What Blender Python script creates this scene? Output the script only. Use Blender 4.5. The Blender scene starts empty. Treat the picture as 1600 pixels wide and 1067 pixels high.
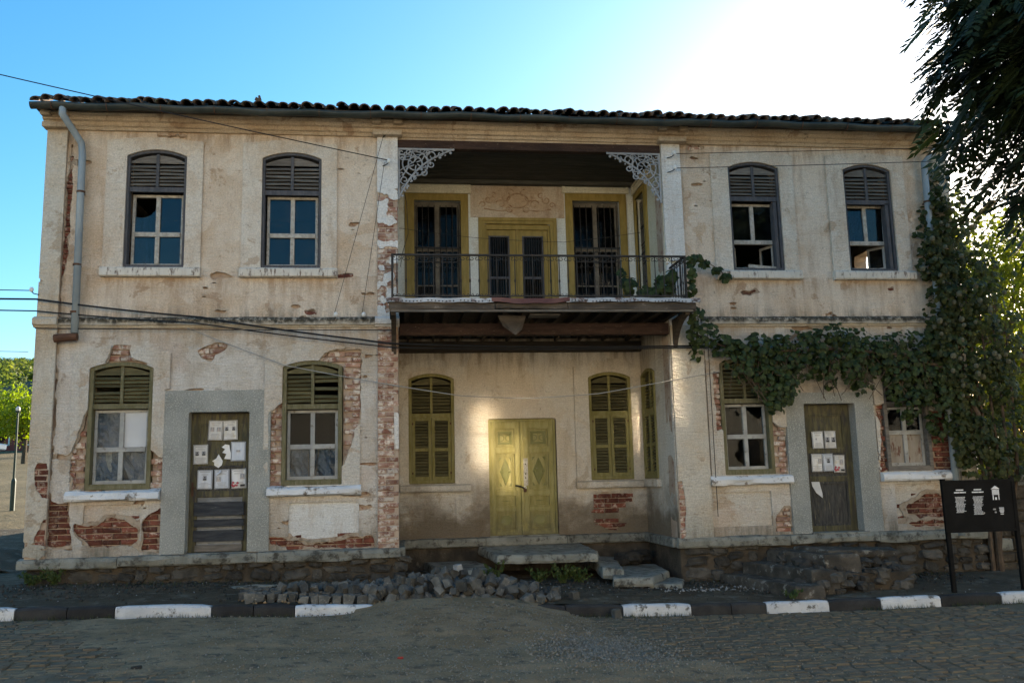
import bpy, math, random
import numpy as np
from mathutils import Matrix, Vector, Euler

sc = bpy.context.scene
R = math.radians

# ------------------------------------------------------------------ camera, sky, sun, exposure
def look_axes(yaw, pitch, roll):
    f = Vector((math.sin(yaw)*math.cos(pitch), math.cos(yaw)*math.cos(pitch), math.sin(pitch)))
    r0 = Vector((math.cos(yaw), -math.sin(yaw), 0)); u0 = r0.cross(f)
    return math.cos(roll)*r0 + math.sin(roll)*u0, -math.sin(roll)*r0 + math.cos(roll)*u0, f

cam_data = bpy.data.cameras.new('camera')
cam = bpy.data.objects.new('camera', cam_data); sc.collection.objects.link(cam)
r_, u_, f_ = look_axes(0.124816, 0.154916, -0.024030)
cam.matrix_world = Matrix(((r_.x, u_.x, -f_.x, 0), (r_.y, u_.y, -f_.y, -13.5), (r_.z, u_.z, -f_.z, 1.5), (0, 0, 0, 1)))
cam_data.lens = 31.5; cam_data.sensor_width = 36; cam_data.clip_end = 4000; cam_data.clip_start = .05
sc.camera = cam

SUN_AZ, SUN_EL = R(40), R(13)          # clockwise from +Y: low sun behind the house, to the right
world = bpy.data.worlds.new('World'); sc.world = world; world.use_nodes = True
wn = world.node_tree
sky_t = wn.nodes.new('ShaderNodeTexSky'); sky_t.sky_type = 'NISHITA'; sky_t.sun_disc = False
sky_t.sun_elevation = SUN_EL; sky_t.sun_rotation = SUN_AZ
sky_t.dust_density = 1.0; sky_t.ozone_density = 3.0; sky_t.air_density = 1.0
hs = wn.nodes.new('ShaderNodeHueSaturation'); hs.inputs['Saturation'].default_value = 1.27; hs.inputs['Hue'].default_value = .489
wn.links.new(sky_t.outputs[0], hs.inputs['Color'])
wn.links.new(hs.outputs[0], wn.nodes['Background'].inputs[0])
wn.nodes['Background'].inputs[1].default_value = 0.088
sun_d = bpy.data.lights.new('sun', 'SUN'); sun_d.energy = 5.0; sun_d.angle = R(.5); sun_d.color = (1, .86, .66)
sun = bpy.data.objects.new('sun', sun_d); sc.collection.objects.link(sun)
sun_dir = Vector((math.sin(SUN_AZ)*math.cos(SUN_EL), math.cos(SUN_AZ)*math.cos(SUN_EL), math.sin(SUN_EL)))
sun.rotation_euler = sun_dir.to_track_quat('Z', 'Y').to_euler(); sun.location = (20, 20, 20)
vs = sc.view_settings
vs.view_transform = 'Standard'; vs.look = 'None'; vs.gamma = 1; vs.use_curve_mapping = False; vs.exposure = 2.0
sc.cycles.max_bounces = 8; sc.cycles.transparent_max_bounces = 12
sc.cycles.use_guiding = True; sc.cycles.blur_glossy = 0.0; sc.cycles.sample_clamp_indirect = 0.0

# ------------------------------------------------------------------ helpers: objects
rng = random.Random(7)
def wm(o):
    m = o.matrix_basis
    return wm(o.parent) @ o.matrix_parent_inverse @ m if o.parent else m
def link(name, me, parent=None, mat=None, loc=None):
    o = bpy.data.objects.new(name, me); sc.collection.objects.link(o)
    if mat is not None: me.materials.clear(); me.materials.append(mat)
    if parent is not None:
        o.parent = parent; o.matrix_parent_inverse = wm(parent).inverted()
    if loc is not None: o.location = loc
    return o
def tag(o, label, cat, group=None):
    o['label'] = label; o['category'] = cat
    if group: o['group'] = group
    return o
def thing(name, label, cat, loc=(0, 0, 0), group=None):
    o = bpy.data.objects.new(name, None); sc.collection.objects.link(o)
    o.location = loc; o.empty_display_size = .2
    return tag(o, label, cat, group)
def kind(o, k): o['kind'] = k; return o
def mesh(name, v, f, mat=None, smooth=False):
    me = bpy.data.meshes.new(name); me.from_pydata([tuple(p) for p in v], [], [tuple(q) for q in f])
    if mat is not None: me.materials.append(mat)
    if smooth: me.polygons.foreach_set('use_smooth', [True]*len(me.polygons))
    me.update(); return me
def fast_mesh(name, V, F, mat=None, smooth=False):
    """V (n,3), F (m,k) arrays with one polygon size."""
    V = np.asarray(V, np.float32); F = np.asarray(F, np.int32); m, k = F.shape
    me = bpy.data.meshes.new(name)
    me.vertices.add(len(V)); me.vertices.foreach_set('co', V.ravel())
    me.loops.add(m*k); me.loops.foreach_set('vertex_index', F.ravel())
    me.polygons.add(m); me.polygons.foreach_set('loop_start', np.arange(0, m*k, k, dtype=np.int32))
    me.polygons.foreach_set('loop_total', np.full(m, k, np.int32))
    if smooth: me.polygons.foreach_set('use_smooth', np.ones(m, bool))
    if mat is not None: me.materials.append(mat)
    me.update(calc_edges=True); return me

class MB:
    """Collects boxes, prisms and tubes, linked as one mesh object."""
    def __init__(s, M=None): s.v = []; s.f = []; s.M = M
    def add(s, vs_, fs):
        n = len(s.v)
        s.v += [(s.M @ Vector(p)) if s.M else Vector(p) for p in vs_]
        s.f += [tuple(i+n for i in q) for q in fs]; return s
    def box(s, x0, x1, y0, y1, z0, z1, j=0):
        P = [(x0, y0, z0), (x1, y0, z0), (x1, y1, z0), (x0, y1, z0), (x0, y0, z1), (x1, y0, z1), (x1, y1, z1), (x0, y1, z1)]
        if j: P = [tuple(c+rng.uniform(-j, j) for c in p) for p in P]
        return s.add(P, [(0, 3, 2, 1), (4, 5, 6, 7), (0, 1, 5, 4), (1, 2, 6, 5), (2, 3, 7, 6), (3, 0, 4, 7)])
    def obox(s, c, size, rot):
        Q = Matrix.Translation(c) @ (rot.to_matrix().to_4x4() if isinstance(rot, Euler) else rot)
        a, b, d = size[0]/2, size[1]/2, size[2]/2
        P = [Q @ Vector(p) for p in ((-a, -b, -d), (a, -b, -d), (a, b, -d), (-a, b, -d), (-a, -b, d), (a, -b, d), (a, b, d), (-a, b, d))]
        return s.add(P, [(0, 3, 2, 1), (4, 5, 6, 7), (0, 1, 5, 4), (1, 2, 6, 5), (2, 3, 7, 6), (3, 0, 4, 7)])
    def prism(s, pts, y0, y1):
        """Polygon in x,z (counter-clockwise seen from -y) from y0 back to y1."""
        n = len(pts)
        P = [(x, y0, z) for x, z in pts] + [(x, y1, z) for x, z in pts]
        F = [tuple(range(n)), tuple(range(2*n-1, n-1, -1))] + [((i+1) % n, i, i+n, (i+1) % n+n) for i in range(n)]
        return s.add(P, F)
    def ring(s, outer, inner, y0, y1):
        """Frame between two closed polygons of the same count."""
        n = len(outer)
        P = [(x, y0, z) for x, z in outer]+[(x, y0, z) for x, z in inner]+[(x, y1, z) for x, z in outer]+[(x, y1, z) for x, z in inner]
        F = []
        for i in range(n):
            k = (i+1) % n
            F += [(i, k, n+k, n+i), (2*n+k, 2*n+i, 3*n+i, 3*n+k), (k, i, 2*n+i, 2*n+k), (n+i, n+k, 3*n+k, 3*n+i)]
        return s.add(P, F)
    def tube(s, pts, r, n=6, cap=True):
        pts = [Vector(p) for p in pts]; rs = r if isinstance(r, (list, tuple)) else [r]*len(pts)
        V = []; F = []
        t0 = (pts[1]-pts[0]).normalized(); a = t0.orthogonal().normalized()
        for i, p in enumerate(pts):
            t = (pts[min(i+1, len(pts)-1)]-pts[max(i-1, 0)]).normalized()
            a = (a - t*a.dot(t)); a = a.normalized() if a.length > 1e-6 else t.orthogonal().normalized()
            b = t.cross(a)
            V += [p+(a*math.cos(k*2*math.pi/n)+b*math.sin(k*2*math.pi/n))*rs[i] for k in range(n)]
        for i in range(len(pts)-1):
            F += [(i*n+k, i*n+(k+1) % n, (i+1)*n+(k+1) % n, (i+1)*n+k) for k in range(n)]
        if cap: F += [tuple(range(n-1, -1, -1)), tuple(range((len(pts)-1)*n, len(pts)*n))]
        return s.add(V, F)
    def ball(s, c, r, n=8, m=5, sq=(1, 1, 1)):
        V = []; F = []; c = Vector(c)
        for i in range(m+1):
            th = math.pi*i/m
            V += [c+Vector((r*sq[0]*math.sin(th)*math.cos(2*math.pi*k/n), r*sq[1]*math.sin(th)*math.sin(2*math.pi*k/n), r*sq[2]*math.cos(th))) for k in range(n)]
        for i in range(m): F += [(i*n+k, (i+1)*n+k, (i+1)*n+(k+1) % n, i*n+(k+1) % n) for k in range(n)]
        return s.add(V, F)
    def build(s, name, mat, parent=None, smooth=False, bevel=0):
        o = link(name, mesh(name, s.v, s.f, mat, smooth), parent)
        if bevel:
            b = o.modifiers.new('bevel', 'BEVEL'); b.width = bevel; b.segments = 1; b.limit_method = 'ANGLE'
        return o

# ------------------------------------------------------------------ helpers: noise
def vnoise(x, y, seed=0):
    x = np.asarray(x, float); y = np.asarray(y, float)
    xi = np.floor(x).astype(np.int64); yi = np.floor(y).astype(np.int64); u = x-xi; v = y-yi
    u = u*u*(3-2*u); v = v*v*(3-2*v)
    def h(a, b):
        n = (a*374761393 + b*668265263 + seed*974634777) & 0x7fffffff
        n = ((n ^ (n >> 13))*1274126177) & 0x7fffffff
        return ((n ^ (n >> 16)) & 0xffff)/65535.0
    return (h(xi, yi)*(1-u)+h(xi+1, yi)*u)*(1-v)+(h(xi, yi+1)*(1-u)+h(xi+1, yi+1)*u)*v
def fbm(x, y, seed=0, o=4):
    t = 0; a = .5
    for i in range(o): t = t+a*(vnoise(x*2**i, y*2**i, seed+i*17)-.5)*2; a *= .5
    return t

# ------------------------------------------------------------------ helpers: irregular sheets of plaster
def poly_sdf(X, Z, pts, far=-9.0, pad=.5):
    """Signed distance to a polygon, positive inside; far beyond pad it is just a negative number."""
    xs = [p[0] for p in pts]; zs = [p[1] for p in pts]
    out = np.full(X.shape, far)
    m = (X > min(xs)-pad) & (X < max(xs)+pad) & (Z > min(zs)-pad) & (Z < max(zs)+pad)
    if not m.any(): return out
    x = X[m]; z = Z[m]; d = np.full(x.shape, 1e9); ins = np.zeros(x.shape, bool)
    for i in range(len(pts)):
        ax, az = pts[i]; bx, bz = pts[(i+1) % len(pts)]
        ex, ez = bx-ax, bz-az; L = ex*ex+ez*ez+1e-12
        t = np.clip(((x-ax)*ex+(z-az)*ez)/L, 0, 1)
        d = np.minimum(d, np.hypot(x-ax-t*ex, z-az-t*ez))
        c = ((az > z) != (bz > z)) & (x < (bx-ax)*(z-az)/(bz-az+1e-12)+ax)
        ins ^= c
    out[m] = np.where(ins, d, -d); return out
def rect_sdf(X, Z, x0, x1, z0, z1):
    return np.minimum(np.minimum(X-x0, x1-X), np.minimum(Z-z0, z1-Z))

def sheet(name, mat, parent, x0, x1, z0, z1, cell, y, thick, fn, M=None, amp=0.0, ascale=2.0, seed=3, hf=None):
    """A sheet of render standing at depth y with cut edges wherever fn(X,Z) (positive = render) crosses zero."""
    nx = int(math.ceil((x1-x0)/cell))+1; nz = int(math.ceil((z1-z0)/cell))+1
    gx = x0+(x1-x0)*np.arange(-1, nx+1)/(nx-1); gz = z0+(z1-z0)*np.arange(-1, nz+1)/(nz-1)
    X, Z = np.meshgrid(gx, gz, indexing='ij')
    S = np.minimum(fn(X, Z), rect_sdf(X, Z, x0-1e-4, x1+1e-4, z0-1e-4, z1+1e-4))
    S = np.where(np.abs(S) < 1e-6, -1e-6, S)
    I = S > 0; NX, NZ = X.shape
    idx = np.full(X.shape, -1, np.int64)
    c = I[:-1, :-1].astype(int)+I[1:, :-1]+I[1:, 1:]+I[:-1, 1:]
    idx[I] = np.arange(I.sum())
    P = [(a, b) for a, b in zip(X[I], Z[I])]
    full = np.argwhere(c == 4)
    polys = [(idx[i, j], idx[i+1, j], idx[i+1, j+1], idx[i, j+1]) for i, j in full]
    edges = []; ed = {}
    def ev(a, b):
        k = (a, b) if a < b else (b, a)
        if k not in ed:
            t = S[a]/(S[a]-S[b]); ed[k] = len(P)
            P.append((X[a]+t*(X[b]-X[a]), Z[a]+t*(Z[b]-Z[a])))
        return ed[k]
    for i, j in np.argwhere((c > 0) & (c < 4)):
        cs = [(i, j), (i+1, j), (i+1, j+1), (i, j+1)]; q = []; fl = []
        for k in range(4):
            a, b = cs[k], cs[(k+1) % 4]
            if I[a]: q.append(int(idx[a])); fl.append(0)
            if I[a] != I[b]: q.append(ev(a, b)); fl.append(1 if I[a] else 2)
        if len(q) >= 3: polys.append(tuple(q))
        for k in range(len(q)):
            if fl[k] == 1: edges.append((q[k], q[(k+1) % len(q)]))
    P = np.array(P); n = len(P)
    D = amp*fbm(P[:, 0]*ascale, P[:, 1]*ascale, seed, 5) if amp else np.zeros(n)
    if hf is not None: D = D+hf(P[:, 0], P[:, 1])
    V = [(p[0], y-d, p[1]) for p, d in zip(P, D)]
    front = len(polys)
    for a, b in edges:
        k = len(V)
        V += [V[a], V[b], (P[b][0], y+thick, P[b][1]), (P[a][0], y+thick, P[a][1])]
        polys.append((k+1, k, k+3, k+2))
    if M: V = [M @ Vector(p) for p in V]
    me = mesh(name, V, polys, mat)
    sm = np.zeros(len(polys), bool); sm[:front] = True
    me.polygons.foreach_set('use_smooth', sm)
    return link(name, me, parent)

def arch(x0, x1, zb, zs, rise, n=8, inset=0.0):
    """Opening outline, counter-clockwise from bottom left; top is a shallow arch."""
    x0 += inset; x1 -= inset; zb += inset; zs -= inset*.6; rise = rise-inset*.4
    pts = [(x0, zb), (x1, zb)]
    for i in range(n+1):
        t = i/n; pts.append((x1+(x0-x1)*t, zs+rise*(1-(2*t-1)**2)))
    return pts

# ------------------------------------------------------------------ helpers: materials
def mat_new(name):
    m = bpy.data.materials.new(name); m.use_nodes = True
    nt = m.node_tree; return m, nt, nt.nodes['Principled BSDF']
def nd(nt, t, **kw):
    n = nt.nodes.new(t)
    for k, v in kw.items():
        if k in ('ins',):
            for a, b in v.items(): n.inputs[a].default_value = b
        else: setattr(n, k, v)
    return n
def coords(nt, stretch=(1, 1, 1), local=False):
    if local: src = nd(nt, 'ShaderNodeTexCoord').outputs['Object']
    else: src = nd(nt, 'ShaderNodeNewGeometry').outputs['Position']
    mp = nd(nt, 'ShaderNodeMapping'); mp.inputs['Scale'].default_value = stretch
    nt.links.new(src, mp.inputs['Vector']); return mp.outputs[0]
def noise(nt, co, scale, detail=6, rough=.6, dist=0):
    n = nd(nt, 'ShaderNodeTexNoise', ins={'Scale': scale, 'Detail': detail, 'Roughness': rough, 'Distortion': dist})
    nt.links.new(co, n.inputs['Vector']); return n.outputs['Fac']
def ramp(nt, fac, lo, hi):
    n = nd(nt, 'ShaderNodeMapRange', ins={'From Min': lo, 'From Max': hi}); n.interpolation_type = 'SMOOTHSTEP'
    nt.links.new(fac, n.inputs['Value']); return n.outputs[0]
def mix(nt, fac, a, b):
    n = nd(nt, 'ShaderNodeMix', data_type='RGBA')
    if isinstance(fac, (int, float)): n.inputs[0].default_value = fac
    else: nt.links.new(fac, n.inputs[0])
    for s_, v in ((6, a), (7, b)):
        if isinstance(v, tuple): n.inputs[s_].default_value = (*v, 1)
        else: nt.links.new(v, n.inputs[s_])
    return n.outputs[2]
def scale_fac(nt, fac, k):
    n = nd(nt, 'ShaderNodeMath', operation='MULTIPLY'); nt.links.new(fac, n.inputs[0])
    if isinstance(k, (int, float)): n.inputs[1].default_value = k
    else: nt.links.new(k, n.inputs[1])
    return n.outputs[0]
def zfac(nt, z0, z1, wob=.0, wscale=2.0, axis='Z'):
    """0 at z0, 1 at z1, with a wobbling edge (a damp or soot line)."""
    g = nd(nt, 'ShaderNodeNewGeometry'); sx = nd(nt, 'ShaderNodeSeparateXYZ'); nt.links.new(g.outputs['Position'], sx.inputs[0])
    v = sx.outputs[axis]
    if wob:
        nz = noise(nt, coords(nt), wscale, 5)
        a = nd(nt, 'ShaderNodeMath', operation='MULTIPLY_ADD', ins={1: wob, 2: -wob/2}); nt.links.new(nz, a.inputs[0])
        b = nd(nt, 'ShaderNodeMath', operation='ADD'); nt.links.new(v, b.inputs[0]); nt.links.new(a.outputs[0], b.inputs[1]); v = b.outputs[0]
    return ramp(nt, v, z0, z1)
def bump(nt, p, h, dist=.01, strength=1.0):
    b = nd(nt, 'ShaderNodeBump', ins={'Strength': strength, 'Distance': dist})
    nt.links.new(h, b.inputs['Height']); nt.links.new(b.outputs[0], p.inputs['Normal'])
def add(nt, a, b, k=1.0):
    n = nd(nt, 'ShaderNodeMath', operation='MULTIPLY_ADD', ins={1: k}); nt.links.new(b, n.inputs[0]); nt.links.new(a, n.inputs[2]); return n.outputs[0]

def simple(name, c1, c2, scale=4.0, rough=.8, bscale=40.0, bdist=.004, stretch=(1, 1, 1), c3=None, s3=9.0, t3=(.55, .7), rnd=0.0, metal=0.0, t=(.35, .65), local=False, spec=.3):
    """Two colours mixed by noise, a third in flecks, fine relief, optional difference from piece to piece."""
    m, nt, p = mat_new(name); co = coords(nt, stretch, local)
    col = mix(nt, ramp(nt, noise(nt, co, scale), *t), c1, c2)
    if c3 is not None: col = mix(nt, ramp(nt, noise(nt, co, s3, 8, .7), *t3), col, c3)
    if rnd:
        oi = nd(nt, 'ShaderNodeObjectInfo'); mr = nd(nt, 'ShaderNodeMapRange', ins={'To Min': 1-rnd, 'To Max': 1+rnd})
        nt.links.new(oi.outputs['Random'], mr.inputs['Value'])
        h = nd(nt, 'ShaderNodeHueSaturation'); nt.links.new(mr.outputs[0], h.inputs['Value']); nt.links.new(col, h.inputs['Color']); col = h.outputs[0]
    nt.links.new(col, p.inputs['Base Color'])
    p.inputs['Roughness'].default_value = rough; p.inputs['Metallic'].default_value = metal; p.inputs['Specular IOR Level'].default_value = spec
    if bdist: bump(nt, p, noise(nt, co, bscale, 6, .65), bdist)
    return m

def plaster(name, warm, pale, stain, dark, ground=None, fine=1.0, pink=None, runs=()):
    """Old lime render: warm and pale washes, vertical run stains, dark pits, trowel relief, optional damp line."""
    m, nt, p = mat_new(name)
    co = coords(nt); st = coords(nt, (2.6, 2.6, .55)); hz = coords(nt, (2.2, 2.2, 12))
    col = mix(nt, ramp(nt, noise(nt, co, .8, 7, .65), .36, .62), warm, pale)
    col = mix(nt, scale_fac(nt, ramp(nt, noise(nt, co, 1.1, 9, .62, .6), .535, .565), .7), col, pale)
    col = mix(nt, scale_fac(nt, ramp(nt, noise(nt, co, 1.7, 9, .66, .4), .585, .62), .6), col, stain)
    if pink is not None: col = mix(nt, scale_fac(nt, ramp(nt, noise(nt, co, 1.3, 5), .5, .75), .6), col, pink)
    col = mix(nt, scale_fac(nt, ramp(nt, noise(nt, st, 1.6, 9, .7), .5, .74), .6), col, stain)
    col = mix(nt, scale_fac(nt, ramp(nt, noise(nt, hz, 1.5, 8, .72), .56, .72), .45*fine), col, stain)
    col = mix(nt, scale_fac(nt, ramp(nt, noise(nt, co, 9, 10, .75), .58, .70), .6), col, dark)
    cr = nd(nt, 'ShaderNodeMath', operation='ABSOLUTE'); sb_ = nd(nt, 'ShaderNodeMath', operation='SUBTRACT', ins={1: .5})
    nt.links.new(noise(nt, co, 1.5, 5, .55, .3), sb_.inputs[0]); nt.links.new(sb_.outputs[0], cr.inputs[0])
    ck = nd(nt, 'ShaderNodeMapRange', ins={'From Min': 0, 'From Max': .0035, 'To Min': .45, 'To Max': 0}); nt.links.new(cr.outputs[0], ck.inputs['Value'])
    col = mix(nt, scale_fac(nt, ck.outputs[0], ramp(nt, noise(nt, co, .9, 2), .5, .6)), col, dark)
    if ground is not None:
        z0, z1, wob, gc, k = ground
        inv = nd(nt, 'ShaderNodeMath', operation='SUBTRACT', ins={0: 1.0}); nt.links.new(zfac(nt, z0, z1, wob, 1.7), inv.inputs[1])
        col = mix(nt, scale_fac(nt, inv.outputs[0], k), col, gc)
    gr = nd(nt, 'ShaderNodeMapRange', ins={'From Min': .3, 'From Max': .7, 'To Min': .74, 'To Max': 1.16}); nt.links.new(noise(nt, co, 48, 5, .7), gr.inputs['Value'])
    gh = nd(nt, 'ShaderNodeHueSaturation'); nt.links.new(gr.outputs[0], gh.inputs['Value']); nt.links.new(col, gh.inputs['Color']); col = gh.outputs[0]
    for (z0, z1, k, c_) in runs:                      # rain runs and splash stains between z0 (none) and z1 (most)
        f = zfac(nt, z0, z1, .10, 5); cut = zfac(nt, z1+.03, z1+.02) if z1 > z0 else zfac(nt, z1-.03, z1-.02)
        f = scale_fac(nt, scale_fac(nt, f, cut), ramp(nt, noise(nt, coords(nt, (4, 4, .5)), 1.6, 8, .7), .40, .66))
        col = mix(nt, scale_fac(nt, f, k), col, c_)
    nt.links.new(col, p.inputs['Base Color']); p.inputs['Roughness'].default_value = .92; p.inputs['Specular IOR Level'].default_value = .15
    h = add(nt, noise(nt, hz, 2.5, 8, .7), noise(nt, co, 26, 6, .7), .55)
    bump(nt, p, h, .04*fine)
    return m

def leaf_mat(name, c1, c2, c3, trans=.35, scale=6.0):
    m, nt, p = mat_new(name); co = coords(nt)
    col = mix(nt, ramp(nt, noise(nt, co, scale, 3), .38, .62), c1, c2)
    col = mix(nt, ramp(nt, noise(nt, co, scale*2.7, 2), .6, .72), col, c3)
    nt.links.new(col, p.inputs['Base Color']); p.inputs['Roughness'].default_value = .55; p.inputs['Specular IOR Level'].default_value = .25
    if trans:
        tr = nd(nt, 'ShaderNodeBsdfTranslucent'); br = nd(nt, 'ShaderNodeHueSaturation', ins={'Value': 2.1, 'Saturation': 1.15})
        nt.links.new(col, br.inputs['Color']); nt.links.new(br.outputs[0], tr.inputs['Color'])
        ms = nd(nt, 'ShaderNodeMixShader', ins={0: trans}); nt.links.new(p.outputs[0], ms.inputs[1]); nt.links.new(tr.outputs[0], ms.inputs[2])
        nt.links.new(ms.outputs[0], nt.nodes['Material Output'].inputs['Surface'])
    return m
def glass_mat(name, tint, refl=.06, dirt=.12, k=.75):
    m, nt, p = mat_new(name); nt.nodes.remove(p)
    tr = nd(nt, 'ShaderNodeBsdfTransparent', ins={'Color': (*tint, 1)}); gl = nd(nt, 'ShaderNodeBsdfGlossy', ins={'Roughness': .03})
    df = nd(nt, 'ShaderNodeBsdfDiffuse', ins={'Color': (.3, .29, .27, 1)})
    fr = nd(nt, 'ShaderNodeFresnel', ins={'IOR': 1.5}); a = nd(nt, 'ShaderNodeMath', operation='MULTIPLY_ADD', ins={1: k, 2: refl}); nt.links.new(fr.outputs[0], a.inputs[0])
    m1 = nd(nt, 'ShaderNodeMixShader'); nt.links.new(a.outputs[0], m1.inputs[0]); nt.links.new(tr.outputs[0], m1.inputs[1]); nt.links.new(gl.outputs[0], m1.inputs[2])
    dn = add(nt, scale_fac(nt, ramp(nt, noise(nt, coords(nt), 5, 8, .7), .4, .8), dirt), ramp(nt, noise(nt, coords(nt, (9, 9, 1.1)), 2.2, 8, .75), .60, .72), .16)
    m2 = nd(nt, 'ShaderNodeMixShader'); nt.links.new(dn, m2.inputs[0]); nt.links.new(m1.outputs[0], m2.inputs[1]); nt.links.new(df.outputs[0], m2.inputs[2])
    bp = nd(nt, 'ShaderNodeBump', ins={'Distance': .004}); nt.links.new(noise(nt, coords(nt), 2.2, 2), bp.inputs['Height']); nt.links.new(bp.outputs[0], gl.inputs['Normal'])
    nt.links.new(m2.outputs[0], nt.nodes['Material Output'].inputs['Surface']); return m

MT = {}
MT['plaster_up'] = plaster('plaster_upper', (.62, .475, .335), (.76, .665, .55), (.38, .25, .155), (.14, .105, .075), runs=((4.05, 4.62, .75, (.40, .27, .17)), (6.35, 6.88, .7, (.30, .19, .11)), (4.30, 3.97, .85, (.22, .19, .15))))
MT['surround_up'] = plaster('plaster_surround_upper', (.64, .53, .41), (.72, .66, .57), (.44, .31, .2), (.2, .15, .1), runs=((6.5, 6.88, .5, (.34, .24, .16)),))
MT['plaster_low'] = plaster('plaster_lower', (.49, .42, .335), (.67, .64, .59), (.32, .25, .18), (.14, .12, .09), runs=((3.3, 3.86, .75, (.42, .32, .22)), (1.0, .56, .85, (.13, .12, .09))), ground=(.55, 1.2, .5, (.33, .28, .22), .55), pink=(.58, .46, .38))
MT['surround'] = plaster('plaster_surround', (.56, .48, .38), (.63, .60, .54), (.45, .33, .22), (.24, .19, .14), pink=(.62, .50, .42))
MT['pilaster'] = plaster('plaster_pilaster', (.60, .50, .37), (.62, .58, .50), (.40, .30, .20), (.2, .16, .12), ground=(.5, 1.3, .6, (.33, .33, .29), .6), runs=((.95, .5, .8, (.12, .115, .085)),))
MT['whitewash'] = plaster('whitewash', (.68, .66, .62), (.74, .74, .72), (.52, .44, .36), (.3, .26, .22), fine=.8)
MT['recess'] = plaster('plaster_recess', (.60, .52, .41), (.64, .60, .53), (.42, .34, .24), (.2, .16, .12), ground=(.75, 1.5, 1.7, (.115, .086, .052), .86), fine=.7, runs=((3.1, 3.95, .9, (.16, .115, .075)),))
MT['panel_pale'] = plaster('plaster_panel', (.60, .60, .58), (.66, .68, .68), (.44, .36, .28), (.28, .24, .2), fine=.5)
MT['roughcast'] = simple('roughcast', (.36, .365, .33), (.47, .475, .44), 1.6, .95, 80, .05, c3=(.70, .70, .64), s3=55, t3=(.50, .62))
MT['mortar'] = simple('lime_mortar', (.36, .27, .20), (.46, .37, .29), 3, .95, 60, .015, c3=(.26, .14, .10), s3=9, t3=(.52, .66))
MT['brick'] = simple('old_brick', (.10, .032, .021), (.175, .060, .038), 7, .9, 60, .014, c3=(.38, .29, .23), s3=13, t3=(.51, .66), rnd=.45)
MT['brick_worn'] = simple('whitewashed_brick', (.20, .088, .06), (.37, .24, .18), 6, .92, 50, .014, c3=(.56, .50, .43), s3=9, t3=(.46, .60), rnd=.28)
MT['cornice'] = plaster('cornice_render', (.44, .335, .225), (.57, .475, .355), (.25, .155, .095), (.09, .06, .042))
MT['string'] = plaster('weathered_string_course', (.58, .51, .40), (.60, .55, .46), (.34, .28, .2), (.12, .10, .075))
def lichen(m, z0, z1):
    nt = m.node_tree; p = nt.nodes['Principled BSDF']; src = p.inputs['Base Color'].links[0].from_socket
    f = scale_fac(nt, zfac(nt, z0, z1, .16, 6), ramp(nt, noise(nt, coords(nt), 14, 8, .75), .30, .55))
    nt.links.new(mix(nt, f, src, (.06, .055, .042)), p.inputs['Base Color'])
lichen(MT['string'], 3.865, 3.945)
MT['sill'] = simple('weathered_sill', (.56, .52, .45), (.64, .60, .53), 3, .95, 50, .01, c3=(.14, .10, .08), s3=7, t3=(.52, .66), stretch=(3, 3, .8))
MT['sill_white'] = simple('white_painted_sill', (.60, .62, .64), (.72, .73, .74), 3, .85, 40, .02, c3=(.17, .145, .115), s3=5, t3=(.54, .64))
MT['stone'] = simple('base_stone', (.19, .195, .17), (.29, .295, .26), 3, .95, 45, .03, c3=(.07, .068, .058), s3=7, t3=(.48, .64), rnd=.15)
MT['stone_dark'] = simple('rubble_stone', (.040, .038, .033), (.085, .08, .07), 5, .95, 30, .03, c3=(.18, .17, .15), s3=14, t3=(.6, .72), rnd=.45)
MT['rubble_mortar'] = simple('earthy_mortar', (.040, .035, .027), (.085, .070, .052), 4, .97, 25, .03, c3=(.16, .14, .11), s3=6, t3=(.58, .72))
MT['slate_wood'] = simple('grey_blue_painted_wood', (.055, .057, .066), (.088, .088, .095), 5, .8, 60, .004, stretch=(6, 6, 1), c3=(.20, .19, .17), s3=12, t3=(.6, .7))
MT['slat_grey'] = simple('bare_grey_slat', (.10, .09, .078), (.17, .155, .135), 4, .9, 70, .004, stretch=(1, 8, 8), c3=(.08, .075, .07), s3=6, t3=(.55, .7), rnd=.25)
MT['olive'] = simple('olive_paint', (.105, .096, .045), (.155, .140, .078), 4, .8, 60, .004, stretch=(5, 5, 1), c3=(.23, .205, .15), s3=12, t3=(.54, .68))
MT['olive_light'] = simple('faded_yellow_olive_paint', (.17, .148, .045), (.225, .198, .08), 4, .8, 60, .004, stretch=(5, 5, 1), c3=(.25, .225, .14), s3=12, t3=(.56, .7))
MT['olive_slat'] = simple('olive_slat', (.070, .062, .026), (.115, .102, .05), 4, .8, 60, .003, stretch=(1, 8, 8), c3=(.23, .20, .12), s3=10, t3=(.58, .72), rnd=.25)
MT['yellow'] = simple('ochre_yellow_paint', (.21, .155, .035), (.28, .21, .06), 3, .6, 50, .003, stretch=(4, 4, 1), c3=(.28, .22, .07), s3=9, t3=(.6, .74))
MT['door_green'] = simple('yellow_green_door_paint', (.255, .225, .072), (.335, .30, .125), 3, .65, 60, .006, stretch=(5, 5, 1), c3=(.15, .14, .075), s3=10, t3=(.56, .7))
def grime(m, z0, z1, c, k, wob=.5):
    nt = m.node_tree; p = nt.nodes['Principled BSDF']; src = p.inputs['Base Color'].links[0].from_socket
    f = scale_fac(nt, scale_fac(nt, zfac(nt, z0, z1, wob, 3), ramp(nt, noise(nt, coords(nt), 7, 8, .75), .25, .6)), k)
    nt.links.new(mix(nt, f, src, c), p.inputs['Base Color'])
grime(MT['door_green'], 1.25, .60, (.11, .10, .06), .75)
MT['door_moss'] = simple('darkened_door_ornament', (.15, .15, .045), (.21, .20, .08), 3, .65, 60, .004, c3=(.20, .19, .1), s3=10)  # ornaments darkened against the door fields so the relief stands out
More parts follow.
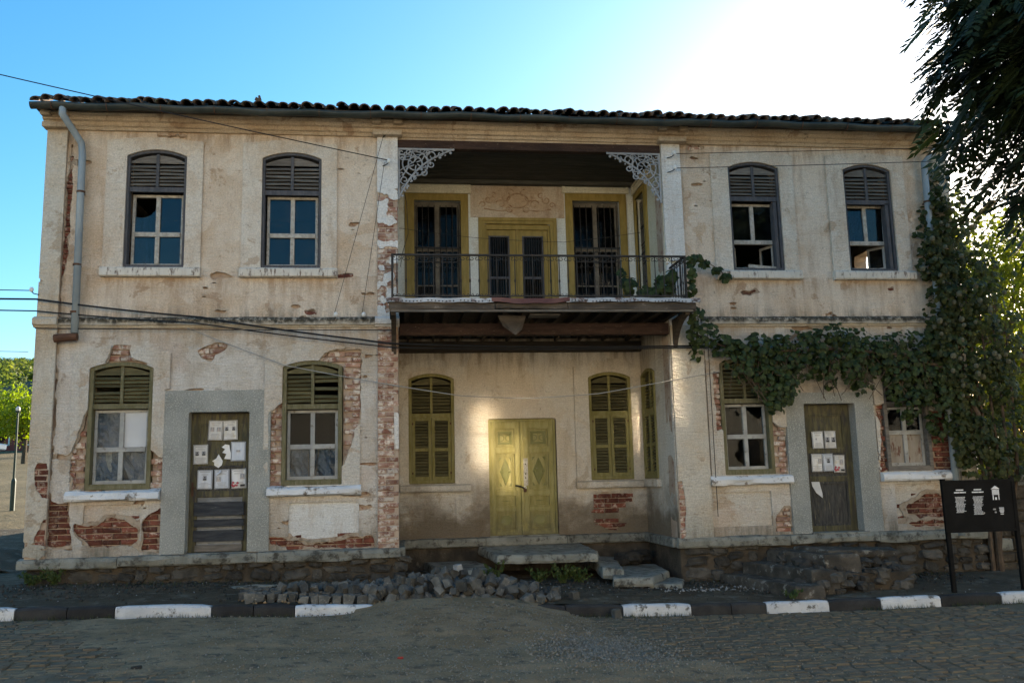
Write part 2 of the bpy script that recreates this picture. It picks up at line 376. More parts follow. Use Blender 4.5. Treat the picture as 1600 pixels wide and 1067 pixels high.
MT['sash'] = simple('flaking_pale_sash', (.29, .275, .24), (.43, .415, .375), 5, .85, 70, .004, stretch=(3, 3, 3), c3=(.17, .14, .11), s3=11, t3=(.54, .68))
MT['sash_grey'] = simple('flaking_grey_sash', (.27, .275, .265), (.37, .375, .36), 5, .85, 70, .004, c3=(.15, .13, .11), s3=11, t3=(.54, .68))
MT['glass'] = glass_mat('old_glass', (.5, .56, .6), .0, .05, .85)
MT['glass_dirty'] = glass_mat('dusty_glass', (.42, .46, .48), .0, .06, .17)
MT['sash_dark'] = simple('dark_weathered_sash', (.10, .09, .075), (.17, .155, .125), 5, .85, 70, .004, c3=(.26, .24, .20), s3=11, t3=(.58, .7))
MT['undercoat'] = simple('scratch_coat', (.34, .27, .20), (.44, .37, .29), 5, .96, 60, .02, c3=(.22, .16, .11), s3=12, t3=(.5, .66))
MT['glass_clear'] = glass_mat('thin_clear_glass', (.85, .88, .9), .0, .03, .17)
MT['curtain'] = simple('grey_blue_curtain', (.17, .19, .23), (.23, .25, .29), 3, .95, 30, .004, stretch=(9, 9, 1))
MT['tarp'] = simple('grey_plastic_sheet', (.055, .075, .095), (.115, .14, .17), 3, .3, 12, .02, spec=.8)
MT['white_board'] = simple('pale_board', (.48, .50, .52), (.56, .58, .60), 2, .7, 40, .001)
MT['rust_sheet'] = simple('rusty_pale_sheet', (.30, .275, .24), (.25, .22, .18), 3, .7, 40, .003, stretch=(4, 4, 1), c3=(.12, .05, .03), s3=4, t3=(.52, .64))
MT['old_door'] = simple('weathered_dark_door', (.034, .035, .036), (.075, .073, .066), 4, .8, 60, .004, stretch=(8, 8, 1), c3=(.20, .18, .11), s3=5, t3=(.56, .72))
MT['door_board'] = simple('dark_blue_grey_board', (.022, .026, .033), (.045, .049, .055), 4, .75, 60, .004, stretch=(1, 6, 6), c3=(.16, .15, .13), s3=8, t3=(.62, .74))
MT['door_mossy'] = simple('mossy_weathered_door', (.060, .056, .032), (.125, .113, .058), 3, .8, 60, .004, stretch=(6, 6, 1), c3=(.055, .05, .045), s3=4, t3=(.47, .62))
MT['iron'] = simple('black_iron', (.012, .012, .012), (.03, .026, .022), 8, .6, 80, .002, c3=(.09, .045, .025), s3=18, t3=(.62, .72))
MT['gutter'] = simple('dark_gutter', (.022, .03, .028), (.05, .055, .048), 3, .5, 60, .001, c3=(.08, .06, .045), s3=10, t3=(.62, .74))
MT['pipe'] = simple('zinc_downpipe', (.20, .25, .29), (.27, .32, .35), 3, .5, 60, .001, stretch=(1, 1, .6), c3=(.14, .11, .09), s3=7, t3=(.6, .74))
MT['rusty'] = simple('rusty_iron', (.07, .035, .022), (.12, .06, .035), 5, .85, 60, .004)
MT['tile'] = simple('old_roof_tile', (.075, .06, .05), (.13, .085, .062), 4, .95, 40, .01, c3=(.06, .065, .045), s3=9, t3=(.5, .62), rnd=.35)
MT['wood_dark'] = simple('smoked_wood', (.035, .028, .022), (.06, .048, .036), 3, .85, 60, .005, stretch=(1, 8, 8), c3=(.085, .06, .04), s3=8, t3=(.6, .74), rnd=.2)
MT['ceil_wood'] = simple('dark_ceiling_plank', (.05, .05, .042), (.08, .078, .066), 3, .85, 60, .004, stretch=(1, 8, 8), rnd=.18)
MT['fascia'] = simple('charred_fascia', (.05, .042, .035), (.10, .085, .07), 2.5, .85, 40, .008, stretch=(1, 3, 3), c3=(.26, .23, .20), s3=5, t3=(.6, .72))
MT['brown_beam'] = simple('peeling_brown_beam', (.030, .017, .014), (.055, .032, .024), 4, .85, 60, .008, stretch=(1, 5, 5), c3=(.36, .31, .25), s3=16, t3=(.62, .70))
MT['zinc_white'] = simple('white_metal_flashing', (.33, .345, .36), (.45, .465, .48), 2, .5, 50, .002, c3=(.10, .06, .045), s3=6, t3=(.50, .62))
MT['rust_strip'] = simple('maroon_metal_flashing', (.10, .04, .035), (.15, .07, .055), 3, .7, 50, .002)
MT['lace'] = simple('grey_white_fretwork', (.21, .22, .235), (.29, .30, .31), 4, .8, 60, .003, c3=(.17, .165, .16), s3=10, t3=(.58, .7))
MT['fresco'] = plaster('faded_fresco', (.44, .34, .24), (.52, .46, .38), (.22, .13, .07), (.12, .07, .05), fine=.4)
MT['fresco_brown'] = simple('fresco_brown', (.27, .17, .10), (.40, .30, .21), 7, .95, 50, .002, c3=(.45, .36, .27), s3=14, t3=(.5, .64))
MT['blue_wall'] = plaster('pale_blue_limewash', (.60, .64, .62), (.66, .70, .68), (.5, .48, .42), (.3, .28, .24), fine=.4)
MT['cream_wall'] = plaster('cream_limewash', (.58, .54, .40), (.62, .60, .48), (.42, .36, .24), (.3, .25, .18), fine=.4)
MT['inside'] = simple('dark_interior', (.10, .085, .07), (.14, .12, .10), 1, .95, 20, .002)
MT['paper'] = simple('notice_paper', (.60, .61, .61), (.68, .69, .69), 5, .7, 30, .001, c3=(.56, .52, .42), s3=8, t3=(.52, .7), rnd=.1)
MT['paper_blue'] = simple('bluish_notice_paper', (.50, .55, .62), (.58, .62, .68), 5, .7, 30, .001)
MT['ink'] = simple('black_print', (.03, .03, .035), (.05, .05, .055), 5, .7, 30, 0)
MT['ink_grey'] = simple('grey_print', (.24, .25, .27), (.32, .33, .35), 5, .7, 30, 0)
MT['rose'] = simple('red_print', (.35, .04, .06), (.45, .08, .10), 30, .7, 30, 0)
MT['skin_print'] = simple('photo_print', (.40, .36, .34), (.5, .46, .43), 5, .7, 30, 0)
MT['sign_black'] = simple('black_sign_board', (.006, .006, .006), (.010, .010, .010), 3, .7, 40, .0005, spec=.08)
MT['sign_white'] = simple('white_sign_print', (.62, .64, .68), (.7, .72, .75), 30, .6, 30, 0)
MT['kerb_white'] = simple('white_painted_kerb', (.46, .49, .525), (.60, .62, .64), 3, .85, 50, .015, c3=(.13, .13, .12), s3=8, t3=(.54, .64), rnd=.06)
MT['kerb_black'] = simple('black_painted_kerb', (.018, .018, .019), (.035, .035, .034), 4, .8, 50, .012, c3=(.09, .085, .075), s3=12, t3=(.62, .74), rnd=.2)
MT['sett'] = simple('granite_sett', (.135, .108, .072), (.205, .168, .118), 6, .9, 60, .010, c3=(.21, .165, .10), s3=3, t3=(.46, .62), rnd=.38)
MT['cube'] = simple('grey_paving_cube', (.060, .062, .058), (.115, .115, .105), 7, .95, 40, .02, c3=(.20, .195, .175), s3=22, t3=(.56, .68), rnd=.42)
MT['cube_pale'] = simple('pale_paving_cube', (.22, .23, .235), (.30, .31, .31), 7, .92, 40, .01)
MT['dirt'] = simple('dry_brown_dirt', (.21, .148, .082), (.285, .208, .124), 1.6, .97, 22, .03, c3=(.095, .078, .055), s3=5, t3=(.5, .66))
MT['gravel'] = simple('gravel_chips', (.13, .115, .09), (.25, .23, .19), 20, .95, 40, .004, c3=(.45, .44, .42), s3=31, t3=(.62, .68))
MT['pave'] = simple('dark_earthy_pavement', (.055, .041, .024), (.095, .072, .045), 2.2, .97, 18, .035, c3=(.15, .13, .10), s3=4.5, t3=(.52, .66))
MT['road'] = simple('road_bed', (.13, .098, .058), (.18, .14, .088), 2, .97, 25, .02)
MT['white_bits'] = simple('pale_litter_bits', (.22, .225, .22), (.34, .345, .34), 9, .8, 30, 0)
MT['vine'] = leaf_mat('vine_leaf', (.018, .030, .011), (.048, .074, .022), (.12, .14, .045), .3, 11)
MT['creeper'] = leaf_mat('creeper_leaf', (.027, .037, .012), (.058, .071, .022), (.17, .165, .055), .42, 10)
MT['back_leaf'] = leaf_mat('sunlit_tree_leaf', (.07, .085, .014), (.13, .14, .022), (.24, .21, .03), .6, 5)
MT['ash_leaf'] = leaf_mat('dark_ash_leaf', (.010, .018, .006), (.018, .03, .010), (.028, .042, .014), .06, 3)
MT['far_leaf'] = leaf_mat('hill_tree_leaf', (.085, .11, .025), (.14, .16, .035), (.22, .20, .04), .4, .15)
MT['bright_leaf'] = leaf_mat('yellow_green_leaf', (.14, .19, .02), (.20, .25, .03), (.24, .24, .04), .45, 1)
MT['weed'] = leaf_mat('weed_leaf', (.035, .06, .015), (.06, .085, .02), (.14, .13, .04), .25, 9)
MT['grass'] = leaf_mat('kerb_grass', (.03, .042, .014), (.05, .06, .02), (.11, .09, .04), .2, 5)
MT['bark'] = simple('bark', (.06, .045, .03), (.10, .08, .055), 6, .95, 25, .02, stretch=(3, 3, .7))
MT['step_stone'] = simple('worn_step_stone', (.050, .045, .037), (.11, .098, .08), 4, .95, 40, .04, c3=(.26, .25, .22), s3=8, t3=(.56, .64))
MT['stem'] = simple('vine_stem', (.07, .05, .035), (.11, .08, .055), 8, .95, 40, .006)
MT['lawn'] = simple('dry_lawn', (.115, .085, .038), (.175, .13, .062), .35, .97, 6, .05, c3=(.09, .07, .03), s3=1.2, t3=(.5, .66))
MT['hill'] = simple('hill_ground', (.06, .07, .025), (.09, .095, .03), .05, .97, 2, .05)
MT['far'] = simple('far_ground', (.09, .08, .05), (.12, .11, .06), .05, .97, 2, .02)
MT['lamp_green'] = simple('dark_green_paint', (.012, .03, .022), (.02, .04, .03), 5, .5, 40, .001)
MT['lamp_glass'] = simple('milky_lamp_glass', (.55, .53, .48), (.62, .6, .55), 5, .3, 40, 0)
MT['cable'] = simple('black_cable', (.012, .012, .013), (.02, .02, .02), 5, .6, 40, 0)
MT['cable_pale'] = simple('pale_cable', (.26, .26, .25), (.32, .32, .30), 5, .6, 40, 0)
MT['porcelain'] = simple('white_porcelain', (.62, .64, .64), (.7, .71, .7), 5, .3, 40, 0)
MT['far_wall'] = simple('far_house_wall', (.62, .58, .52), (.7, .66, .6), .5, .9, 10, .002)
MT['far_red'] = simple('far_house_red_plinth', (.22, .045, .035), (.27, .06, .045), .5, .9, 10, .002)
MT['bounce_wall'] = simple('bounce_house_render', (.72, .66, .55), (.78, .72, .62), .4, .9, 10, .004)  # pale fronts of the added row, for warm bounce onto the facade
MT['reflector_glass'] = simple('sun_reflector_glass', (.05, .055, .06), (.06, .065, .07), 1, .06, 10, 0)  # strong gloss added so these unseen panes throw sun onto the facade
_p = MT['reflector_glass'].node_tree; _g = nd(_p, 'ShaderNodeBsdfGlossy', ins={'Roughness': .05, 'Color': (1, .95, .86, 1)}); _m = nd(_p, 'ShaderNodeMixShader', ins={0: .46})
_p.links.new(_p.nodes['Principled BSDF'].outputs[0], _m.inputs[1]); _p.links.new(_g.outputs[0], _m.inputs[2]); _p.links.new(_m.outputs[0], _p.nodes['Material Output'].inputs['Surface'])
MT['car_blue'] = simple('dark_blue_car_paint', (.03, .06, .11), (.035, .07, .12), 2, .3, 40, 0, spec=.6)
MT['red_scrap'] = simple('red_wrapper', (.24, .03, .025), (.3, .05, .04), 9, .5, 40, 0)

# ================================================================== ground, road, pavement
def zroad(x):
    t = np.clip((np.asarray(x, float)+5.5)/11.0, 0, 1); return .08-.30*t*t*(3-2*t)
KY = -2.25                                   # street face of the kerb
def zwalk(x, y):
    return zroad(x)+.125+.045*np.clip((np.asarray(y, float)-KY)/2.2, 0, 1.4)
def heap_h(x, y):                            # spoil of dirt spilling over the kerb into the road
    x = np.asarray(x, float); y = np.asarray(y, float)
    a = np.exp(-((x-.75)/1.25)**4)*np.clip((y+4.3)/1.9, 0, 1)*np.clip((-1.35-y)/.45, 0, 1)
    return .17*a
def dirt_h(x, y):                            # height of the dirt sheet over the road
    x = np.asarray(x, float); y = np.asarray(y, float)
    e = np.minimum((x+3.3+.6*(y+4))/1.4, (2.6-.3*(y+4)-x)/1.0)
    e = np.clip(e, -1, 1)
    n = fbm(x*1.3, y*1.3, 5, 4)
    ph = (y+4.6-.10*(x-.5)**2*.3)*1.0; tr = sum(np.exp(-((ph-c)/.07)**2)-.6*np.exp(-((ph-c-.14)/.06)**2) for c in (-1.5, -.9, .15, .7))
    return -.012*tr*(.5+.5*vnoise(x*.8, y*.8, 7))*np.exp(-((x-.6)/2.6)**4)+.030*np.clip(e+.9*n, -1, 1)+.012*fbm(x*5, y*5, 9, 3)+heap_h(x, y)
def grid(name, x0, x1, y0, y1, dx, dy, hfn, mat, smooth=True):
    nx = max(2, int(round((x1-x0)/dx))+1); ny = max(2, int(round((y1-y0)/dy))+1)
    X, Y = np.meshgrid(np.linspace(x0, x1, nx), np.linspace(y0, y1, ny), indexing='ij')
    V = np.stack([X, Y, hfn(X, Y)], -1).reshape(-1, 3)
    i, j = np.meshgrid(np.arange(nx-1), np.arange(ny-1), indexing='ij'); a = (i*ny+j).ravel()
    return link(name, fast_mesh(name, V, np.stack([a, a+ny, a+ny+1, a+1], -1), mat, smooth))

kind(grid('ground', -1500, 1500, -1500, 1500, 500, 500, lambda X, Y: X*0-1.2, MT['far']), 'structure')
road = kind(grid('road', -12, 14, -9, KY+.02, .10, .10, lambda X, Y: zroad(X)-.012+.012*fbm(X*2, Y*2, 1), MT['road']), 'structure')
kind(grid('road', -12, 14, -24, -9.0, 1, 1, lambda X, Y: zroad(X)-.02, MT['road']), 'structure')
for a, b in ((-90, -12), (14, 90)):
    kind(grid('road', a, b, -24, KY+.02, 2, 2, lambda X, Y: zroad(X)-.02, MT['road']), 'structure')
kind(grid('pavement', -12, 14, KY+.13, 2.2, .05, .05, lambda X, Y: zwalk(X, Y)-.01+.022*fbm(X*1.5, Y*1.5, 2)+.010*fbm(X*7, Y*7, 4, 3), MT['pave']), 'structure')
for a, b in ((-90, -12), (14, 90)):
    kind(grid('pavement', a, b, KY+.13, 2.2, 2, .5, lambda X, Y: zwalk(X, Y)-.01, MT['pave']), 'structure')
def zyard(x, y):
    x = np.asarray(x, float); y = np.asarray(y, float)
    base = zwalk(x, 0)+.05+.075*np.clip(y-1.0, 0, 60)
    w = np.clip((np.abs(x-2)-7.3)/1.5, 0, 1)                       # level under the house
    return base*w+(zwalk(x, 0)-.25)*(1-w)+.05*fbm(x*.7, y*.7, 8)*w
kind(grid('pavement', -40, -5.45, 2.15, 7.5, .15, .15, lambda X, Y: zyard(X, Y)+.012+.012*fbm(X*2, Y*6, 2)-.03*np.clip((Y-6.9)/.6, 0, 1), MT['pave']), 'structure')
kind(grid('yard', -70, 60, 2.15, 75, .7, .7, zyard, MT['lawn']), 'structure')
def zhill(x, y):
    x = np.asarray(x, float); y = np.asarray(y, float)
    t = np.clip((y-70)/230, 0, 1); g = np.exp(-((x+135)/150)**2)
    return 4.4+(30*g+4)*t*t*(3-2*t)*(1+.08*fbm(x*.02, y*.02, 3))+np.clip(y-70, 0, 60)*.01
kind(grid('hill', -420, 320, 72, 420, 8, 8, zhill, MT['hill']), 'structure')

# setts laid in the road: left strip and right field; pieces in view, the dirt lies over the middle
def sett_mesh(seed, sx=.15, sy=.11, h=.06):
    r = random.Random(seed); a, b = sx/2-.006, sy/2-.006; c = .009
    P = [(-a, -b, -h), (a, -b, -h), (a, b, -h), (-a, b, -h), (-a, -b, -c), (a, -b, -c), (a, b, -c), (-a, b, -c),
         (-a+c, -b+c, 0), (a-c, -b+c, 0), (a-c, b-c, 0), (-a+c, b-c, 0)]
    P = [(x+r.uniform(-.006, .006), y+r.uniform(-.006, .006), z+r.uniform(-.004, .004)) for x, y, z in P]
    F = [(0, 1, 5, 4), (1, 2, 6, 5), (2, 3, 7, 6), (3, 0, 4, 7), (4, 5, 9, 8), (5, 6, 10, 9), (6, 7, 11, 10), (7, 4, 8, 11), (8, 9, 10, 11)]
    return P, F
sett_P = [sett_mesh(i) for i in range(5)]
sett_me = [mesh('sett', P, F, MT['sett']) for P, F in sett_P]
setts = []
for row in range(48):
    y = KY-.10-row*.122
    for k in range(90):
        x = -6.6+k*.158+(row % 2)*.079+rng.uniform(-.012, .012)+.10*math.sin(row*.7)
        if x > 7.6: continue
        dh = float(dirt_h(x, y))
        if dh > .022: continue
        setts.append((x, y+rng.uniform(-.012, .012)+.03*math.sin(x*1.7), float(zroad(x))+rng.uniform(-.006, .006)-.002, rng.uniform(-.08, .08)))
setts.sort(key=lambda s: (s[0]-1.0)**2*.25+(s[1]+13.5)**2)
near = [s for s in setts if abs(s[0]-.7) < 4.6][:300]; ns = set(near)
for k, (x, y, z, a) in enumerate(near):
    o = link('sett', sett_me[k % 5], road); o.location = (x, y, z); o.rotation_euler = (rng.uniform(-.03, .03), rng.uniform(-.03, .03), a)
b = MB()
for s in setts:
    if s in ns: continue
    P, F = sett_P[rng.randrange(5)]; ca, sa = math.cos(s[3]), math.sin(s[3])
    b.add([(s[0]+p[0]*ca-p[1]*sa, s[1]+p[0]*sa+p[1]*ca, s[2]+p[2]) for p in P], F)
kind(b.build('sett', MT['sett'], road), 'stuff')
kind(grid('dirt', -4.2, 4.6, -7.6, -1.3, .035, .035, lambda X, Y: zroad(X)+dirt_h(X, Y)-.012+np.where(Y > KY-.15, -.08*np.clip((Y-KY+.15)/.2, 0, 1)*(heap_h(X, Y) < .05)+np.clip((Y-KY+.1)/.2, 0, 1)*.02, 0), MT['dirt']), 'structure')

# kerb stones, painted white and black by turns
kerb = kind(link('kerb', mesh('kerb', *(lambda m: (m.v, m.f))(MB().box(-60, -9, KY, KY+.13, -.3, .19).box(10, 60, KY, KY+.13, -.5, -.11)), MT['kerb_black'])), 'structure')
def kerb_stone(x0, x1, white):
    n = max(3, int((x1-x0)/.12)); V = []; F = []
    prof = [(0, -.3), (0, .06), (.006, .105), (.03, .128), (.10, .130), (.14, .125), (.14, -.3)]
    m = len(prof); sd = rng.random()*99
    for i in range(n+1):
        x = x0+.006+(x1-x0-.012)*i/n; e = .012 if i in (0, n) else 0
        for y, z in prof:
            q = fbm(np.array([x*4+sd]), np.array([z*9+y*7]), 3, 3)[0]
            V.append((x, KY+y+q*.014+(e if z > 0 and y < .05 else 0), float(zroad(x))+z+(q*.010-e if z > 0 else 0)))
    for i in range(n):
        F += [(i*m+k, (i+1)*m+k, (i+1)*m+k+1, i*m+k+1) for k in range(m-1)]
    F += [tuple(range(m)), tuple(range(n*m+m-1, n*m-1, -1))]
    link('kerb_stone', mesh('kerb_stone', V, F, MT['kerb_white' if white else 'kerb_black']), kerb)
for x0, x1, w in ((-9, -7.2, 0), (-7.2, -6.1, 1), (-6.1, -5.4, 0), (-5.4, -4.42, 1), (-4.42, -3.85, 0), (-3.85, -3.32, 0), (-3.32, -2.23, 1), (-2.23, -1.75, 0), (-1.75, -1.27, 0), (-1.27, -.30, 1), (-.30, .5, 0), (.5, 1.3, 1),
                  (1.3, 2.0, 0), (2.0, 2.72, 0), (2.72, 3.60, 1), (3.60, 4.12, 0), (4.12, 4.58, 0), (4.58, 5.42, 1), (5.42, 6.12, 0), (6.12, 6.95, 1), (6.95, 7.8, 0), (7.8, 8.7, 1), (8.7, 10, 0)):
    kerb_stone(x0, x1, w)

# ================================================================== the house
house = thing('house', 'long two-storey derelict house with peeling cream walls and a central balcony', 'house', (2.0, 0, .3))
H = house
PATCH = [
 [(-5.13, 1.84), (-5.08, 1.92), (-4.95, 1.93), (-4.92, 1.43), (-5.01, 1.42), (-5.1, 1.63)],
 [(-4.96, 1.13), (-4.91, 1.13), (-4.89, 0.77), (-5.07, 0.8), (-5.03, 0.97)],
 [(-4.95, 1.36), (-4.65, 1.36), (-4.60, 0.76), (-4.95, 0.74)],
 [(-4.59, 1.05), (-4.28, 1.02), (-4.16, 1.13), (-3.9, 1.12), (-3.7, 0.98), (-3.69, 0.75), (-4.34, 0.72), (-4.57, 0.89)],
 [(-3.67, 1.06), (-3.51, 1.19), (-3.38, 1.29), (-3.38, 0.63), (-3.67, 0.65)],
 [(-4.44, 2.78), (-4.68, 1.99), (-4.66, 1.52), (-4.38, 1.52), (-4.38, 2.11)],
 [(-3.62, 2.1), (-3.38, 1.94), (-3.38, 1.49), (-3.62, 1.5)],
 [(-4.25, 3.35), (-4.15, 3.6), (-3.9, 3.6), (-3.91, 3.4), (-3.66, 3.33), (-3.7, 3.25), (-4.2, 3.25)],
 [(-2.99, 3.5), (-2.82, 3.58), (-2.7, 3.64), (-2.5, 3.62), (-2.57, 3.5), (-2.71, 3.43), (-2.77, 3.34), (-2.91, 3.39)],
 [(-1.72, 2.74), (-1.93, 2.57), (-1.93, 1.5), (-1.68, 1.5)],
 [(-1.24, 3.30), (-1.13, 3.46), (-0.96, 3.53), (-0.58, 3.53), (-0.60, 2.41), (-0.69, 2.31), (-0.77, 1.95), (-0.85, 1.79), (-0.92, 1.8), (-0.92, 3.25)],
 [(-1.64, 0.75), (-1.25, 0.70), (-0.59, 0.77), (-0.41, 0.79), (-0.37, 0.60), (-1.64, 0.60)],
 [(-1.91, 0.79), (-1.63, 0.8), (-1.62, 0.66), (-1.91, 0.66)],
 [(4.13, 1.41), (4.25, 1.44), (4.3, 1.18), (4.27, 0.61), (4.15, 0.58), (4.05, 0.84)],
 [(4.84, 3.12), (5.0, 3.1), (5.0, 2.24), (4.86, 2.21)],
 [(5.75, 2.32), (5.99, 2.22), (6.0, 1.5), (5.75, 1.5)],
 [(5.88, 1.04), (6.0, 1.02), (6.0, 0.64), (5.73, 0.64), (5.74, 0.84)],
 [(7.50, 2.57), (7.72, 2.6), (7.70, 1.52), (7.50, 1.5), (7.56, 2.12)],
 [(7.85, 0.97), (8.1, 1.08), (8.31, 1.19), (8.53, 1.15), (8.71, 1.1), (8.67, 0.78), (7.9, 0.79)],
 [(7.76, 0.74), (8.49, 0.76), (8.67, 0.76), (8.66, 0.62), (8.05, 0.64)],
 [(8.37, 2.48), (8.80, 2.48), (8.73, 1.48), (8.37, 1.48)],
 [(-4.90, 6.65), (-4.84, 6.65), (-4.84, 4.93), (-4.91, 4.54), (-4.92, 4.07), (-4.95, 4.07), (-4.95, 4.64)],
 [(-0.94, 4.69), (-0.71, 4.70), (-0.71, 4.63), (-0.93, 4.62)],
 [(-1.43, 4.11), (-1.28, 4.13), (-1.26, 4.06), (-1.42, 4.04)],
 [(5.38, 4.42), (5.65, 4.47), (5.75, 4.4), (5.43, 4.35)],
 [(7.89, 4.50), (8.02, 4.50), (8.02, 4.43), (7.9, 4.43)],
 [(4.62, 6.88), (4.78, 6.91), (4.88, 6.8), (4.63, 6.71)],
 [(-4.94, 4.05), (-4.90, 4.05), (-4.905, 1.3), (-4.94, 1.3)]]
UW = [(-4.07, -3.20), (-2.09, -1.20), (5.30, 6.17), (7.28, 8.12)]          # upper windows
LW = [(-4.46, -3.57), (-1.74, -.87), (4.96, 5.78), (7.65, 8.42)]           # lower windows
DR = [(-3.06, -2.20), (6.30, 7.15)]                                         # side doors
UA = dict(zb=4.76, zs=6.48, rise=.10); LA = dict(zb=1.52, zs=3.26, rise=.09)
def openings(X, Z, grow=0.0):
    d = np.full(X.shape, -9.0)
    for a, b in UW: d = np.maximum(d, poly_sdf(X, Z, arch(a, b, **UA)))
    for a, b in LW: d = np.maximum(d, poly_sdf(X, Z, arch(a, b, **LA)))
    for a, b in DR: d = np.maximum(d, poly_sdf(X, Z, [(a, .5), (b, .5), (b, 2.605), (a, 2.605)]))
    return d+grow
def patches(X, Z, only=None):
    d = np.full(X.shape, -9.0)
    for i, p in enumerate(PATCH):
        if only is None or i in only: d = np.maximum(d, poly_sdf(X, Z, p))
    return d+.035*fbm(X*9, Z*9, 21, 4)
PANELS = [(-4.46, -3.69, .76, 1.31), (-1.63, -.62, .74, 1.27), (4.73, 5.69, .74, 1.26), (7.73, 8.66, .70, 1.32)]
DSUR = [(-3.40, -1.90, .60, 2.92), (6.00, 7.47, .60, 2.78)]
def panels(X, Z):
    d = np.full(X.shape, -9.0)
    for p in PANELS: d = np.maximum(d, rect_sdf(X, Z, *p))
    return d
# loose trowel pits in the render: small ragged holes
def chips(X, Z, k=.40):
    return fbm(X*1.9, Z*5.5, 31, 5)-k
for x0, x1 in ((-5.2, -.04), (4.18, 9.12)):
    sheet('wall', MT['mortar'], H, x0, x1, .45, 7.0, .06, .066, .31, lambda X, Z: -openings(X, Z)-.012)
    for z0, z1, mt in ((.56, 3.93, 'plaster_low'), (3.93, 6.96, 'plaster_up')):
        sheet('wall_plaster', MT[mt], H, x0, x1, z0, z1, .03, 0, .067,
              lambda X, Z: np.minimum(np.minimum(-openings(X, Z)-.006, -patches(X, Z)), np.minimum(-panels(X, Z), -chips(X, Z, .50-.15*np.clip(1-np.abs(X+.75)/.55, 0, 1)*(Z > 4.0)-.13*np.clip(1-np.abs(X-4.9)/.5, 0, 1)*(Z > 4.0)))), amp=.012, ascale=1.4)
for x0, x1 in ((-5.2, -.36), (4.5, 8.95)):       # scratch coat left round the edges of the fallen render
    sheet('undercoat', MT['undercoat'], H, x0, x1, .58, 6.9, .025, .012, .053, lambda X, Z: np.minimum(np.minimum(-openings(X, Z)-.012, patches(X, Z)+.05), .012+.045*fbm(X*6, Z*6, 51, 4)-patches(X, Z)), amp=.004, ascale=6)
# raised surrounds of the windows and doors
def surround(x0, x1, z0, z1, bulge, mt, ear=None, seed=1):
    xc = (x0+x1)/2; w = (x1-x0)/2
    def fn(X, Z):
        top = z1+bulge*np.clip(1-((X-xc)/(w*.8))**2, 0, 1)
        s = np.minimum(np.minimum(X-x0, x1-X), np.minimum(Z-z0, top-Z))
        if ear: s = np.minimum(s, np.maximum(ear[0]-X, Z-ear[1]))
        return np.minimum(s, np.minimum(-openings(X, Z), -patches(X, Z)))
    sheet('window_surround', MT[mt], H, x0, x1, z0, z1+bulge, .025, -.036, .038, fn, amp=.007, ascale=2.2, seed=seed)
for i, (a, b) in enumerate(UW): surround(a-.29, b+.235, 4.74, 6.72, .05, 'surround_up', seed=i+4)
surround(-4.69, -3.34, 1.5, 3.50, .10, 'surround', ear=(-3.40, 2.945), seed=9)
surround(-1.995, -.607, 1.48, 3.52, .10, 'surround', ear=None, seed=10)
surround(4.74, 6.00, 1.48, 3.50, .10, 'surround', seed=11)
surround(7.49, 8.70, 1.48, 3.50, .10, 'surround', seed=12)
for p in PANELS:
    i = PANELS.index(p)
    sheet('wall_panel', MT['panel_pale' if i == 1 else 'surround'], H, *(lambda q: (q[0], q[1], q[2], q[3]))(p), .025, .038, .012, lambda X, Z: -patches(X, Z), amp=.004, ascale=3)
for a, b, c, d in DSUR:
    da, db = DR[0] if a < 0 else DR[1]
    sheet('door_surround', MT['roughcast'], H, a, b, c, d, .03, -.035, .20, lambda X, Z: -rect_sdf(X, Z, da, db, c-1, 2.605), amp=.006, ascale=4)
# pilasters
def pil_mid(X, Z):
    k = np.interp(Z, [.5, 3.7, 3.95, 5.4, 5.95, 6.1, 7.1], [-.75, -.62, .02, -.12, .0, .9, .9])
    s = fbm(X*7, Z*8, 41, 4)*.9+k
    s = np.where((X > -.11+.02*fbm(X*0, Z*6, 3)) & (Z > 2.0) & (Z < 2.55), .5, s)
    return s*.12
PIL = [(-.35, -.04), (4.19, 4.50)]
def box_part(name, mt, *c, parent=None, bevel=.006):
    return MB().box(*c).build(name, MT[mt] if isinstance(mt, str) else mt, parent or H, bevel=bevel)
box_part('pilaster', 'mortar', -.35, -.04, -.045, .034, .58, 7.0)
sheet('pilaster_plaster', MT['whitewash'], H, -.352, -.038, .58, 6.98, .02, -.075, .028, pil_mid, amp=.004, ascale=4)
box_part('pilaster', 'mortar', -5.205, -4.93, -.04, .034, .50, 6.9)
sheet('pilaster_plaster', MT['pilaster'], H, -5.21, -4.925, .50, 6.9, .02, -.07, .04, lambda X, Z: np.minimum(-patches(X, Z, (0, 1)), np.minimum(-chips(X, Z, .5), Z-.56-.12*fbm(X*6, Z*0, 3))), amp=.007)
box_part('pilaster', 'mortar', 4.192, 4.70, -.04, .034, .58, 3.86)
sheet('pilaster_plaster', MT['pilaster'], H, 4.19, 4.705, .58, 3.86, .02, -.07, .04, lambda X, Z: -patches(X, Z, (13,)), amp=.007)
sheet('pilaster_plaster', MT['whitewash'], H, 4.19, 4.50, 3.86, 7.0, .03, -.06, .07, lambda X, Z: -chips(X, Z, .55), amp=.006)
sheet('pilaster_plaster', MT['pilaster'], H, 8.86, 9.125, .58, 6.9, .03, -.06, .07, lambda X, Z: -chips(X, Z, .5), amp=.006)

